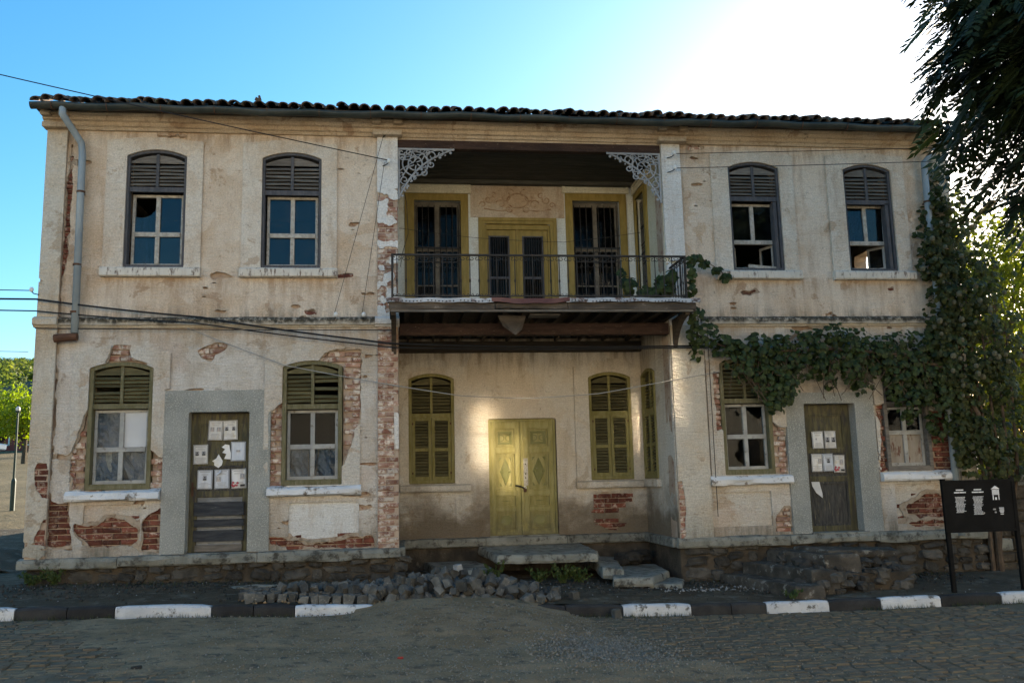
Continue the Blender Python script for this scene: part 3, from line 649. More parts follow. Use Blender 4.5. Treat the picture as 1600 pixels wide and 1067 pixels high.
# bricks laid bare
def brick_mesh(seed, L=.235, h=.068):
    r = random.Random(seed); a, d, c, e = L/2, .05, h/2, .010
    P = [(-a, 0+e, -c), (a, e, -c), (a, e, c), (-a, e, c), (-a+e, 0, -c+e), (a-e, 0, -c+e), (a-e, 0, c-e), (-a+e, 0, c-e), (-a, d, -c), (a, d, -c), (a, d, c), (-a, d, c)]
    P = [(x+r.uniform(-.008, .008), y+r.uniform(-.005, .005), z+r.uniform(-.005, .005)) for x, y, z in P]
    F = [(4, 5, 6, 7), (0, 1, 5, 4), (1, 2, 6, 5), (2, 3, 7, 6), (3, 0, 4, 7), (0, 8, 9, 1), (1, 9, 10, 2), (2, 10, 11, 3), (3, 11, 8, 0)]
    return P, F
bP = {(k, L): brick_mesh(k*7+int(L*100), L) for k in range(5) for L in (.235, .115, .15, .30)}
bricks = []
def lay(x0, x1, z0, z1, yf, ok, red, Ls=(.235,), start=0.0):
    n = int((z1-z0)/.083)
    for r in range(n):
        z = z0+.04+r*.083; x = x0 - (r % 2)*.12+start
        while x < x1:
            a, b2 = max(x, x0), min(x+.235, x1)
            if b2-a > .07 and ok((a+b2)/2, z): bricks.append(((a+b2)/2, yf+rng.uniform(-.006, .005), z, b2-a, red))
            x += .247
PA = lambda s: (lambda x, z: patches(np.array([x]), np.array([z]), s)[0] > -.055 and openings(np.array([x]), np.array([z]))[0] < -.03)
lay(-5.19, -4.94, .50, 2.0, -.052, PA((0, 1)), 'brick')
lay(-4.93, -3.39, .58, 1.45, .038, PA((2, 3, 4)), 'brick')
lay(-4.72, -3.39, 1.45, 2.9, .026, PA((5, 6)), 'brick_worn')
lay(-4.3, -3.6, 3.2, 3.65, .026, PA((7,)), 'brick_worn')
lay(-3.05, -2.45, 3.3, 3.65, .036, PA((8,)), 'brick_worn')
lay(-1.95, -.6, 1.5, 3.55, .026, PA((9, 10)), 'brick_worn')
lay(-1.92, -.37, .58, .85, .036, PA((11, 12)), 'brick')
lay(4.2, 4.33, .58, 1.45, -.052, PA((13,)), 'brick_worn')
lay(4.84, 5.01, 2.2, 3.15, .012, PA((14,)), 'brick_worn')
lay(5.75, 6.0, .62, 2.35, .026, PA((15, 16)), 'brick_worn')
lay(7.5, 7.72, 1.5, 2.62, .026, PA((17,)), 'brick')
lay(7.75, 8.8, .60, 1.22, .038, PA((18, 19)), 'brick')
lay(8.37, 8.85, 1.48, 2.5, .026, PA((20,)), 'brick')
lay(-4.95, -4.82, 4.05, 6.65, .026, PA((21,)), 'brick')
lay(-.95, -.70, 4.6, 4.72, .008, PA((22,)), 'brick'); lay(-1.45, -1.25, 4.03, 4.14, .008, PA((23,)), 'brick')
lay(5.35, 5.78, 4.33, 4.5, .022, PA((24,)), 'brick'); lay(7.88, 8.03, 4.41, 4.52, .008, PA((25,)), 'brick'); lay(4.6, 4.9, 6.68, 6.93, .022, PA((26,)), 'brick_worn')
pm = lambda x, z: pil_mid(np.array([x, x-.07, x+.07]), np.array([z]*3)).min() < .012
mid = []; keep = bricks; bricks = mid
lay(-.345, -.045, .58, 5.95, -.062, pm, 'brick_worn'); bricks = keep+[m for m in mid if m[3] > .1]
RB = [[(3.26, 1.23), (3.4, 1.27), (3.87, 1.26), (3.86, 1.18), (3.71, 1.0), (3.44, 0.99), (3.28, 1.04)], [(3.26, 0.76), (3.54, 0.82), (3.82, 0.72), (3.54, 0.64)]]
rb = lambda X, Z: np.maximum(poly_sdf(X, Z, RB[0]), poly_sdf(X, Z, RB[1]))+.02*fbm(X*9, Z*9, 5)
lay(3.2, 3.95, .6, 1.3, 1.757, lambda x, z: rb(np.array([x]), np.array([z]))[0] > -.05, 'brick')
bm_cache = {}
bricks.sort(key=lambda q: -q[3])
extra = {}
for k, (x, y, z, L, mt) in enumerate(bricks):
    Lq = min((.115, .15, .235, .30), key=lambda v: abs(v-L)); v = rng.randrange(5)
    if k < 300:
        key = (v, Lq, mt)
        if key not in bm_cache: bm_cache[key] = mesh('brick', *bP[(v, Lq)], MT[mt])
        o = link('brick', bm_cache[key], H); o.location = Vector((x, y, z))
        o.rotation_euler = (0, rng.uniform(-.015, .015), rng.uniform(-.02, .02)); o.scale = (L/Lq, 1, 1)
    else:
        P, F = bP[(v, Lq)]
        extra.setdefault(mt, MB()).add([(x+p[0]*L/Lq, y+p[1], z+p[2]) for p in P], F)
for mt, b in extra.items(): kind(b.build('brick', MT[mt], H), 'stuff')
print('bricks', len(bricks), 'setts', len(setts))

# cornice, string course, sills, base course
def run(name, mt, x0, x1, prof, y0=0.0, wob=.006, step=.25, parent=None, sd=0):
    """Moulding of the given (depth out of the wall, z) profile, slightly uneven along its length."""
    n = max(2, int((x1-x0)/step)); m = len(prof); V = []; F = []
    for i in range(n+1):
        x = x0+(x1-x0)*i/n
        for k, (d, z) in enumerate(prof):
            q = fbm(np.array([x*2.3+sd]), np.array([k*1.7]), 7, 3)[0]*wob
            V.append((x, y0-d+(q if d > .001 else 0), z+q))
    for i in range(n): F += [(i*m+k, (i+1)*m+k, (i+1)*m+(k+1) % m, i*m+(k+1) % m) for k in range(m)]
    F += [tuple(range(m-1, -1, -1)), tuple(range(n*m, n*m+m))]
    return link(name, mesh(name, V, F, MT[mt]), parent or H)
CP = [(-.01, 6.86), (.05, 6.86), (.065, 6.90), (.10, 6.915), (.11, 6.965), (.155, 6.98), (.17, 7.03), (.23, 7.05), (.24, 7.10), (.30, 7.11), (.30, 7.125), (-.01, 7.125)]
run('cornice', 'cornice', -5.26, 9.17, CP, wob=.010, step=.12)
for a, b in ((-5.23, -4.90), (-.40, .01), (4.14, 4.56), (8.84, 9.16)):
    cp = MB().box(a-.02, b+.02, -.20, -.02, 6.84, 6.92).box(a-.03, a+.11, -.27, -.05, 7.0, 7.11).box(b-.11, b+.03, -.27, -.05, 7.0, 7.11)
    cp.build('capital', MT['cornice'], H, bevel=.01)
SP = [(-.01, 3.845), (.035, 3.85), (.05, 3.875), (.085, 3.885), (.09, 3.96), (.06, 3.99), (-.01, 4.015)]
for i, (a, b) in enumerate(((-4.925, -.355), (4.71, 8.85))): run('string_course', 'string', a, b, SP, sd=i*9, wob=.012, step=.1)
run('string_course', 'pilaster', -5.24, -4.91, SP, y0=-.06); run('string_course', 'whitewash', -.385, -.02, SP, y0=-.055)
for a, b in UW: run('window_sill', 'sill', a-.30, b+.25, [(-.06, 4.60), (.10, 4.605), (.115, 4.62), (.115, 4.72), (.09, 4.745), (-.06, 4.765)], sd=a, wob=.008, step=.08)
for i, (a, b) in enumerate(LW):
    run('window_sill', 'sill_white', (-4.69, -1.93, 4.70, 7.50)[i], (-3.42, -.59, 6.02, 8.76)[i], [(-.06, 1.36), (.10, 1.365), (.13, 1.39), (.125, 1.455), (.09, 1.49), (-.06, 1.525)], sd=a, wob=.034, step=.05)
BP_ = [(-.02, .44), (.09, .445), (.115, .465), (.12, .54), (.10, .585), (-.02, .60)]
for i, (a, b) in enumerate(((-5.27, -3.95), (-3.94, -2.05), (-2.04, -.02), (4.14, 5.9), (5.91, 7.35), (7.36, 9.2))):
    run('base_stone', 'stone', a, b, BP_, sd=i*5, wob=.03, step=.06)
for i, (a, b) in enumerate(((-.03, 1.38), (1.39, 2.75), (2.76, 4.17))): run('base_stone', 'stone', a, b, BP_, y0=1.75, sd=i*3, wob=.012, step=.08)
b = MB(Matrix(((0, 1, 0, 4.18), (-1, 0, 0, 1.64), (0, 0, 1, 0), (0, 0, 0, 1))))
b.box(.0, 1.62, -.10, .02, .45, .59).build('base_stone', MT['stone'], H, bevel=.015)
box_part('base_stone', 'stone', -.06, .05, .0, 1.64, .45, .59, bevel=.015)

# rubble plinth under the wings
def rock(r, sx, sy, sz, n=7, m=5, rough=.22):
    V = []; F = []; sd = r.random()*100
    for i in range(m+1):
        th = math.pi*i/m
        for k in range(n):
            ph = 2*math.pi*k/n+i*.2
            x, y, z = math.sin(th)*math.cos(ph), math.sin(th)*math.sin(ph), math.cos(th)
            q = 1+rough*r.uniform(-1, 1) if 0 < i < m else 1
            p = [math.copysign(abs(c)**.65, c) for c in (x, y, z)]
            V.append((p[0]*sx*q, p[1]*sy*q, p[2]*sz*q))
    for i in range(m): F += [(i*n+k, (i+1)*n+k, (i+1)*n+(k+1) % n, i*n+(k+1) % n) for k in range(n)]
    return V, F
r5 = random.Random(5)
rocks = [rock(r5, 1, 1, 1) for _ in range(8)]
rock_me = [mesh('stone', V, F, MT['stone_dark']) for V, F in rocks]
box_part('plinth', 'rubble_mortar', -5.17, -.05, .0, .35, -.4, .46); box_part('plinth', 'rubble_mortar', 4.2, 9.1, .0, .35, -.5, .46)
box_part('plinth', 'rubble_mortar', -.05, 4.2, 1.72, 2.0, -.5, .46)
box_part('plinth', 'rubble_mortar', -.36, -.05, .01, 1.72, -.4, .45); box_part('plinth', 'rubble_mortar', 4.19, 4.5, .01, 1.72, -.4, .45)
def plinth_stones(x0, x1, parent, y=0.0):
    x = x0
    while x < x1:
        g = float(zwalk(x, 0)); z = g
        w = rng.uniform(.16, .42)
        while z < .42:
            h = rng.uniform(.09, .2); h = min(h, .44-z+.03)
            o = link('stone', rock_me[rng.randrange(8)], parent)
            o.location = (x+w/2+rng.uniform(-.05, .05), y+rng.uniform(-.0, .04), z+h/2)
            o.scale = (w/2*rng.uniform(.8, 1.05), rng.uniform(.05, .10), h/2*.95); o.rotation_euler = (rng.uniform(-.1, .1), rng.uniform(-.2, .2), rng.uniform(-.15, .15))
            z += h
        x += w
plinth_stones(-5.2, -.1, H); plinth_stones(4.22, 9.1, H)

# recess: rear wall, side walls, sheets of render with openings
RL = [(.12, .893), (3.22, 3.975)]; RA = dict(zb=1.50, zs=3.26, rise=.09); MD = (1.475, 2.635, .59, 2.56)
FW = [(.218, 1.073, 4.15, 6.43), (3.035, 3.935, 4.15, 6.46)]; UD = (1.474, 2.642, 4.15, 6.0)
def r_open(X, Z):
    d = np.full(X.shape, -9.0)
    for a, b in RL: d = np.maximum(d, poly_sdf(X, Z, arch(a, b, **RA)))
    return np.maximum(d, rect_sdf(X, Z, MD[0], MD[1], 0, MD[3]))
RPAN = [(.17, .90, .745, 1.26), (3.25, 3.95, .74, 1.29)]
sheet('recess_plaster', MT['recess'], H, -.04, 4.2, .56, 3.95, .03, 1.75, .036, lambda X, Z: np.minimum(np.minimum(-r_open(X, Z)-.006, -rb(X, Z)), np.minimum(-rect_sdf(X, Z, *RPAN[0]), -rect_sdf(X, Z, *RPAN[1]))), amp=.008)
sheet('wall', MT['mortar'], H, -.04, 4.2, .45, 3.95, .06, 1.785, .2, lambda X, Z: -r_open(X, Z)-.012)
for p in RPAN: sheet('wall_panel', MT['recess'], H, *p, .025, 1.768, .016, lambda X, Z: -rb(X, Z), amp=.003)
for x0, x1 in ((-.035, 1.138), (2.972, 4.17)):
    xc = (.51 if x0 < 1 else 3.6)
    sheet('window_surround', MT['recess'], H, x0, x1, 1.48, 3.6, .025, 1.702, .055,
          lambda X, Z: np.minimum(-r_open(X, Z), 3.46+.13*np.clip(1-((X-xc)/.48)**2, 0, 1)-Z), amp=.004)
def up_open(X, Z):
    d = np.full(X.shape, -9.0)
    for a, b, c, e in FW+[UD]: d = np.maximum(d, rect_sdf(X, Z, a, b, c-1, e))
    return d
sheet('recess_plaster', MT['blue_wall'], H, -.04, 4.2, 4.0, 6.78, .04, 1.75, .2, lambda X, Z: -up_open(X, Z), amp=.004)
sheet('fresco', MT['fresco'], H, 1.23, 2.91, 6.12, 6.76, .03, 1.738, .01, lambda X, Z: rect_sdf(X, Z, 1.23, 2.91, 6.12, 6.76)+.02+.02*fbm(X*5, Z*5, 3), amp=.003)
ML = Matrix(((0, -1, 0, -.04), (1, 0, 0, 0), (0, 0, 1, 0), (0, 0, 0, 1)))      # left side wall of the recess, facing right
MR = Matrix(((0, 1, 0, 4.18), (-1, 0, 0, 1.75), (0, 0, 1, 0), (0, 0, 0, 1)))   # right side wall, facing left
SW = (.06, .85); SU = (.22, .82, 4.15, 6.42)
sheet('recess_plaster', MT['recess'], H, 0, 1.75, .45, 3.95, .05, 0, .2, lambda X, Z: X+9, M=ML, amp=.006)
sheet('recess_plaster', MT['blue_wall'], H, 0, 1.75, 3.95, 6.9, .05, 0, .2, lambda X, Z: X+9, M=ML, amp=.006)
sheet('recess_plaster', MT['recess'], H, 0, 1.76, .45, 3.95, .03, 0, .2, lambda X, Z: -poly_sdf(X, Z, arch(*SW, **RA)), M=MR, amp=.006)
sheet('recess_plaster', MT['cream_wall'], H, 0, 1.76, 3.95, 6.9, .04, 0, .2, lambda X, Z: -rect_sdf(X, Z, SU[0], SU[1], 3, SU[3]), M=MR, amp=.006)
RS = [(-.02, 1.36), (.06, 1.365), (.07, 1.40), (.07, 1.46), (-.02, 1.485)]
run('window_sill', 'recess', -.02, 1.15, RS, y0=1.705, sd=1); run('window_sill', 'recess', 2.955, 4.17, RS, y0=1.705, sd=5)
MB(MR).box(.0, .95, -.07, .02, 1.36, 1.48).build('window_sill', MT['recess'], H, bevel=.01)

# the rest of the shell: far walls, floors, dark rooms
def wall_box(*c, mt='inside', name='inner_wall'): return box_part(name, mt, *c, bevel=0)
wall_box(-5.2, 9.12, 8.8, 9.0, -.4, 7.1, mt='plaster_low', name='back_wall')
wall_box(-5.2, -5.0, .38, 8.8, -.4, 7.1, mt='plaster_up', name='side_wall')
MS = Matrix(((0, -1, 0, 9.12), (1, 0, 0, 0), (0, 0, 1, 0), (0, 0, 0, 1)))
sheet('side_wall', MT['plaster_up'], H, .02, 8.8, -.5, 7.1, .1, 0, .25, lambda X, Z: -rect_sdf(X, Z, 2.15, 2.75, 4.95, 5.7), M=MS, amp=.01)
wall_box(-5.0, 9.0, 2.2, 8.8, 3.9, 4.0); wall_box(-5.0, 9.0, 2.2, 8.8, .3, .4); wall_box(-5.0, 9.0, 2.2, 8.8, 6.95, 7.0)
wall_box(-5.0, -.25, .38, 2.2, 3.9, 4.0); wall_box(4.4, 9.0, .38, 2.2, 3.9, 4.0); wall_box(-5.0, -.25, .38, 2.2, 6.95, 7.0); wall_box(4.4, 9.0, .38, 2.2, 6.95, 7.0)
wall_box(-5.0, -.25, .38, 2.2, .3, .4); wall_box(4.4, 9.0, .38, 2.2, .3, .4)
wall_box(-.1, 4.3, 4.6, 4.7, .4, 6.95); wall_box(-1.0, -.9, 2.2, 8.8, .4, 6.95); wall_box(6.45, 6.55, 2.2, 8.8, .4, 3.9); wall_box(-5.0, -.9, 5, 5.1, .4, 6.95)

# roof, gutter, tiles
EZ, EY, SL = 7.115, -.42, .36
def zroof(y): return EZ+(y-EY)*SL
ridge_y = 4.5; rz = zroof(ridge_y); xa, xb = -5.30, 9.24; hx = ridge_y-EY
V = [(xa, EY, EZ), (xb, EY, EZ), (xb, 9.42, EZ), (xa, 9.42, EZ), (xa+hx, ridge_y, rz), (xb-hx, ridge_y, rz)]
V += [(x, y, z-.05) for x, y, z in V[:4]]
roof = link('roof', mesh('roof', V, [(0, 1, 5, 4), (2, 3, 4, 5), (1, 2, 5), (3, 0, 4), (9, 8, 7, 6), (0, 6, 7, 1), (1, 7, 8, 2), (2, 8, 9, 3), (3, 9, 6, 0)], MT['wood_dark']), H)
def tile_mesh(seed):
    r = random.Random(seed); V = []; F = []; n = 7
    for e, (L, ro) in enumerate(((-.06, .086), (.36, .072))):
        for rad in (ro, ro-.017):
            for k in range(n):
                a = math.pi*k/(n-1); V.append((rad*math.cos(a)+r.uniform(-.003, .003), L+r.uniform(-.008, .008), rad*.85*math.sin(a)+r.uniform(-.003, .003)))
    o0, i0, o1, i1 = 0, n, 2*n, 3*n
    for k in range(n-1):
        F += [(o0+k, o1+k, o1+k+1, o0+k+1), (i0+k+1, i1+k+1, i1+k, i0+k), (o0+k+1, i0+k+1, i0+k, o0+k), (o1+k, i1+k, i1+k+1, o1+k+1)]
    return V, F
tiles = [tile_mesh(i) for i in range(4)]
tile_me = [mesh('tile', V, F, MT['tile'], True) for V, F in tiles]
TP = .1755; th = math.atan(SL); rest = MB(); nrow = int((ridge_y-EY)/math.cos(th)/.32)
for row in range(nrow):
    s = .02+row*.32
    for k in range(int((xb-xa)/TP)+1):
        x = xa+.04+k*TP; y = EY+s*math.cos(th)
        if x < xa+(y-EY) or x > xb-(y-EY)+.1: continue
        z = zroof(y)+.03+row*.0
        loc = Vector((x+rng.uniform(-.014, .014), y+rng.uniform(-.035, .03), z+rng.uniform(-.008, .016)+(rng.random() < .1)*.03))
        rot = Euler((th+rng.uniform(-.04, .05), rng.uniform(-.12, .12), rng.uniform(-.06, .06)))
        if row < 3:
            o = link('tile', tile_me[rng.randrange(4)], roof); o.location = loc; o.rotation_euler = rot
        else:
            Q = Matrix.Translation(loc) @ rot.to_matrix().to_4x4(); Vt, Ft = tiles[rng.randrange(4)]
            rest.add([Q @ Vector(p) for p in Vt], Ft)
kind(rest.build('tile', MT['tile'], roof), 'stuff')
def gutter_mesh(x0, x1):
    n = 40; m = 9; V = []; F = []
    for i in range(n+1):
        x = x0+(x1-x0)*i/n; sag = .015*math.sin(i*1.9)+.012*math.sin(i*.45)
        for r in (.075, .068):
            for k in range(m):
                a = math.pi+math.pi*k/(m-1); V.append((x, EY-.06+r*math.cos(a), 7.065+sag+r*1.05*math.sin(a)))
    w = 2*m
    for i in range(n):
        for k in range(m-1):
            F += [(i*w+k, i*w+k+1, (i+1)*w+k+1, (i+1)*w+k), (i*w+m+k+1, i*w+m+k, (i+1)*w+m+k, (i+1)*w+m+k+1)]
        F += [(i*w, (i+1)*w, (i+1)*w+m, i*w+m), (i*w+m-1, i*w+2*m-1, (i+1)*w+2*m-1, (i+1)*w+m-1)]
    F += [tuple(range(m)), tuple(range(n*w+m-1, n*w-1, -1))]
    return mesh('gutter', V, F, MT['gutter'], True)
gut = link('gutter', gutter_mesh(-5.30, 9.22), H)
for k in range(19):
    x = -5.0+k*.76
    pts = [(x, EY-.06+.079*math.cos(a), 7.065+.083*math.sin(a)) for a in [math.pi+math.pi*i/6 for i in range(7)]]
    MB().tube(pts, .008, 4).build('gutter_clip', MT['rusty'], gut)
dp = MB().tube([(-4.86, EY-.06, 7.04), (-4.86, EY-.06, 6.92), (-4.80, -.30, 6.80), (-4.70, -.13, 6.62), (-4.68, -.12, 6.45), (-4.66, -.12, 3.76)], .052, 10).build('downpipe', MT['pipe'], H, True)
for z in (5.85, 4.75, 4.05): MB().tube([(-4.675, -.12, z), (-4.675, -.12, z+.03)], .060, 10).box(-4.70, -4.65, -.12, .02, z, z+.02).build('pipe_clip', MT['rusty'], dp)
MB().tube([(-4.62, -.12, 3.70), (-4.72, -.12, 3.70), (-4.93, -.13, 3.68)], [.058, .06, .062], 10).build('pipe_shoe', MT['rusty'], dp)
dp = MB().tube([(8.90, EY-.06, 7.04), (8.90, EY-.06, 6.92), (8.84, -.3, 6.8), (8.68, -.13, 6.58), (8.68, -.12, 6.3), (8.70, -.12, .5)], .055, 10).build('downpipe', MT['pipe'], H, True)
for z in (5.9, 4.9): MB().tube([(8.68, -.12, z), (8.68, -.12, z+.03)], .063, 10).box(8.66, 8.71, -.12, .02, z, z+.02).build('pipe_clip', MT['rusty'], dp)

# ================================================================== windows, shutters, doors
def lattice_pts(p): return p
def slat_part(M, x0, x1, zc, d, mt, parent, tilt=.6, h=.062, t=.010, jit=.03):
    c = Vector(((x0+x1)/2, d, zc)); e = Euler((tilt+rng.uniform(-jit, jit)*2, rng.uniform(-jit, jit), 0))
    MB(M).obox(c, (x1-x0, h, t), e).build('slat', MT[mt], parent)
def pane(M, pts, d, parent, mt='glass'):
    cx = sum(p[0] for p in pts)/len(pts); cz = sum(p[1] for p in pts)/len(pts)      # old putty: no two panes quite in plane
    Q = Matrix.Translation((cx, d, cz)) @ Euler((rng.uniform(-.03, .03), 0, rng.uniform(-.03, .03))).to_matrix().to_4x4() @ Matrix.Translation((-cx, -d, -cz))
    return MB((M @ Q) if M else Q).prism(pts, d, d+.004).build('pane', MT[mt], parent)
def q(x0, x1, z0, z1): return [(x0, z0), (x1, z0), (x1, z1), (x0, z1)]

def louvre_top(M, win, x0, x1, z0, A, mt, smt, n, dmg=()):
    """Fixed louvred head: two leaves of slats under a curved board, rail and middle stile."""
    zs = A['zs']; f = MB(M); xc = (x0+x1)/2
    f.box(x0, x1, .02, .065, z0, z0+.075).box(xc-.022, xc+.022, .012, .06, z0+.075, zs+A['rise']-.06)
    f.build('louvre_rail', MT[mt], win)
    for i, (a, b) in enumerate(((x0, xc-.022), (xc+.022, x1))):
        def top(x): t = (x-x0)/(x1-x0); return zs+A['rise']*(1-(2*t-1)**2)-.075
        pts = [(a, zs-.10), (b, zs-.10)]+[(b+(a-b)*k/4, top(b+(a-b)*k/4)) for k in range(5)]
        MB(M).prism(pts, .03, .05).build('louvre_board', MT[smt], win)
        zz0, zz1 = z0+.095, zs-.12
        for k in range(n):
            if (i, k) in dmg: continue
            slat_part(M, a+.004, b-.004, zz0+(zz1-zz0)*(k+.5)/n, .045, smt, win, tilt=.80, h=(zz1-zz0)/n*1.05)

def sash(M, win, x0, x1, z0, z1, zt, d, mt, glass=('glass',)*4, broken=None, skip=()):
    """Inner window: border, middle stile, transom and four panes."""
    xc = (x0+x1)/2; b = .042
    f = MB(M)
    f.box(x0, x0+b, d, d+.05, z0, z1).box(x1-b, x1, d, d+.05, z0, z1)
    f.box(x0+b, x1-b, d+.002, d+.05, z0, z0+b*1.2).box(x0+b, x1-b, d+.002, d+.05, z1-b, z1)
    f.box(x0+b, x1-b, d-.015, d+.05, zt-.045, zt+.025)
    f.box(xc-.032, xc+.032, d-.012, d+.048, zt+.025, z1-b)
    if 'open' not in skip: f.box(xc-.032, xc+.032, d-.012, d+.048, z0+b*1.2, zt-.045)
    s = f.build('sash', MT[mt], win, bevel=.004)
    cells = [(x0+b, xc-.032, zt+.025, z1-b), (xc+.032, x1-b, zt+.025, z1-b), (x0+b, xc-.032, z0+b*1.2, zt-.045), (xc+.032, x1-b, z0+b*1.2, zt-.045)]
    for k, c in enumerate(cells):
        if k in skip or ('open' in skip and k > 1): continue
        pts = q(*c)
        if broken == k:
            w, h = c[1]-c[0], c[3]-c[2]
            pts = [(c[0], c[2]), (c[1], c[2]), (c[1], c[2]+h*.92), (c[1]-.04*w, c[2]+h*.66), (c[0]+.75*w, c[2]+h*.5), (c[0]+.35*w, c[2]+h*.42), (c[0], c[2]+h*.44)]
        pane(M, pts, d+.02, win, glass[k])
    return cells

def crumple(M, win, x0, x1, z0, z1, d, mt, seed, amp=.03):
    nx, nz = 34, 40; X, Z = np.meshgrid(np.linspace(x0, x1, nx), np.linspace(z0, z1, nz), indexing='ij')
    a = 4+seed % 3
    D = d+amp*1.5*(np.abs(fbm(X*a+Z*3.5, Z*1.2-X*3, seed, 4))*2-.5)
    V = np.stack([X, D, Z], -1).reshape(-1, 3)
    V2 = V+np.array([0, .004, 0]); n = len(V)
    F = [(i*nz+j, (i+1)*nz+j, (i+1)*nz+j+1, i*nz+j+1) for i in range(nx-1) for j in range(nz-1)]
    VV = [(M @ Vector(p)) if M else p for p in V]
    link('plastic_sheet', mesh('plastic_sheet', VV, F, MT[mt]), win)

def frame(M, x0, x1, A, w, d0, d1, mt, name='window'):
    return MB(M).ring(arch(x0, x1, **A), arch(x0, x1, inset=w, **A), d0, d1).build(name, MT[mt], H, bevel=.004)

I4 = None
for i, (a, b) in enumerate(UW):
    w = frame(I4, a, b, UA, .042, -.004, .13, 'slate_wood')
    louvre_top(I4, w, a+.042, b-.042, (5.93, 5.91, 5.93, 5.90)[i], UA, 'slate_wood', 'slat_grey', 6)
    z1 = 5.92
    if i < 2:
        sash(I4, w, a+.06, b-.06, 4.80, z1, 5.31, .14, 'sash', broken=0 if i == 0 else None)
    else:
        c = sash(I4, w, a+.06, b-.06, 4.80, z1, 5.28, .16, 'sash', skip=('open',))
        xl, xr = a+.10, b-.10
        for hx_, ang, wd in ((xl, R(62 if i == 2 else 78), .30), (xr, R(-68 if i == 2 else -55), .30)):      # casements swung into the room
            Q = Matrix.Translation((hx_, .19, 0)) @ Matrix.Rotation(ang, 4, 'Z')
            s = 1 if hx_ == xl else -1; x_ = lambda u: s*u
            lo, hi = sorted((x_(0), x_(wd)))
            m = MB(Q); m.box(lo, lo+.035, 0, .03, 4.84, 5.24).box(hi-.035, hi, 0, .03, 4.84, 5.24).box(lo+.035, hi-.035, .001, .03, 4.84, 4.88).box(lo+.035, hi-.035, .001, .03, 5.20, 5.24)
            m.build('open_casement', MT['sash_grey'], w)
            pane(Q, q(lo+.035, hi-.035, 4.88, 5.20), .012, w)
        if i == 2: MB().obox(Vector((5.83, .06, 4.83)), (.50, .03, .05), Euler((0, .07, .05))).build('fallen_rail', MT['sash'], w)
        MB().box(b-.115, b-.06, .02, .15, 4.80, z1).build('inner_jamb', MT['slate_wood'], w)

for i, (a, b) in enumerate(LW):
    mt, sm = ('olive', 'olive_slat') if i < 3 else ('slat_grey', 'slat_grey')
    w = frame(I4, a, b, LA, .06, -.012, .13, mt)
    louvre_top(I4, w, a+.06, b-.06, (2.67, 2.63, 2.63, 2.55)[i], LA, mt, sm, 7, dmg=((0, 3),) if i == 0 else ((1, 2), (1, 4)) if i == 1 else ())
    MB().box(a+.06, b-.06, .0, .13, 1.56, 1.60).build('lower_rail', MT[mt], w)
    zt = (2.10, 2.09, 2.12, 2.14)[i]; z1 = (2.66, 2.62, 2.62, 2.54)[i]
    gl = [('glass_clear', 'white_board', 'glass_clear', 'glass_clear'), ('glass_dirty', 'glass_dirty', 'glass_clear', 'glass_clear'), ('glass_clear', 'glass_clear', 'glass_clear', 'glass_clear'), ('glass_dirty', 'glass_dirty', 'rust_sheet', 'rust_sheet')][i]
    sash(I4, w, a+.065, b-.065, 1.60, z1, zt, .10, 'sash_grey', glass=gl)
    if i == 0:
        crumple(I4, w, a+.09, (a+b)/2, 1.64, 2.62, .17, 'tarp', 3, .05); crumple(I4, w, (a+b)/2, b-.09, 1.64, 2.08, .17, 'tarp', 8, .03)
        MB().box(a+.22, a+.31, .155, .165, 1.64, 2.07).build('plank', MT['sash'], w)
    if i == 1:
        crumple(I4, w, a+.09, b-.09, 1.64, 2.07, .17, 'tarp', 5, .05)
        MB().obox(Vector(((a+b)/2+.06, .15, 1.84)), (.02, .015, .42), Euler((0, .12, 0))).obox(Vector(((a+b)/2-.06, .15, 1.80)), (.02, .015, .36), Euler((0, -.05, 0))).build('batten', MT['slat_grey'], w)

# full louvred shutters of the recess
def shutters(M, x0, x1, n=(8, 9, 8)):
    w = frame(M, x0, x1, RA, .055, -.03, .10, 'olive_light', 'shutter_frame')
    louvre_top(M, w, x0+.055, x1-.055, 2.60, RA, 'olive_light', 'olive_slat', n[0])
    xc = (x0+x1)/2; zb, zm, zt = 1.555, 2.06, 2.60
    for a, b in ((x0+.058, xc-.003), (xc+.003, x1-.058)):
        m = MB(M); st = .052
        m.box(a, a+st, -.012, .03, zb, zt).box(b-st, b, -.012, .03, zb, zt)
        for z0_, z1_ in ((zb, zb+.06), (zm-.025, zm+.03), (zt-.055, zt)): m.box(a+st, b-st, -.010, .028, z0_, z1_)
        lf = m.build('shutter_leaf', MT['olive_light'], w, bevel=.003)
        for (z0_, z1_, k_) in ((zb+.06, zm-.025, n[2]), (zm+.03, zt-.055, n[1])):
            for k in range(k_): slat_part(M, a+st, b-st, z0_+(z1_-z0_)*(k+.5)/k_, .012, 'olive_slat', w, tilt=.80, h=(z1_-z0_)/k_*1.1, t=.007, jit=.02)
        for zz in (zb+.1, zt-.12): MB(M).box(a-.012 if a < xc else b-.02, a+.02 if a < xc else b+.012, -.02, -.012, zz, zz+.035).build('hinge', MT['rusty'], w)
for a, b in RL: shutters(Matrix.Translation((0, 1.75, 0)), a, b)
shutters(MR, *SW)

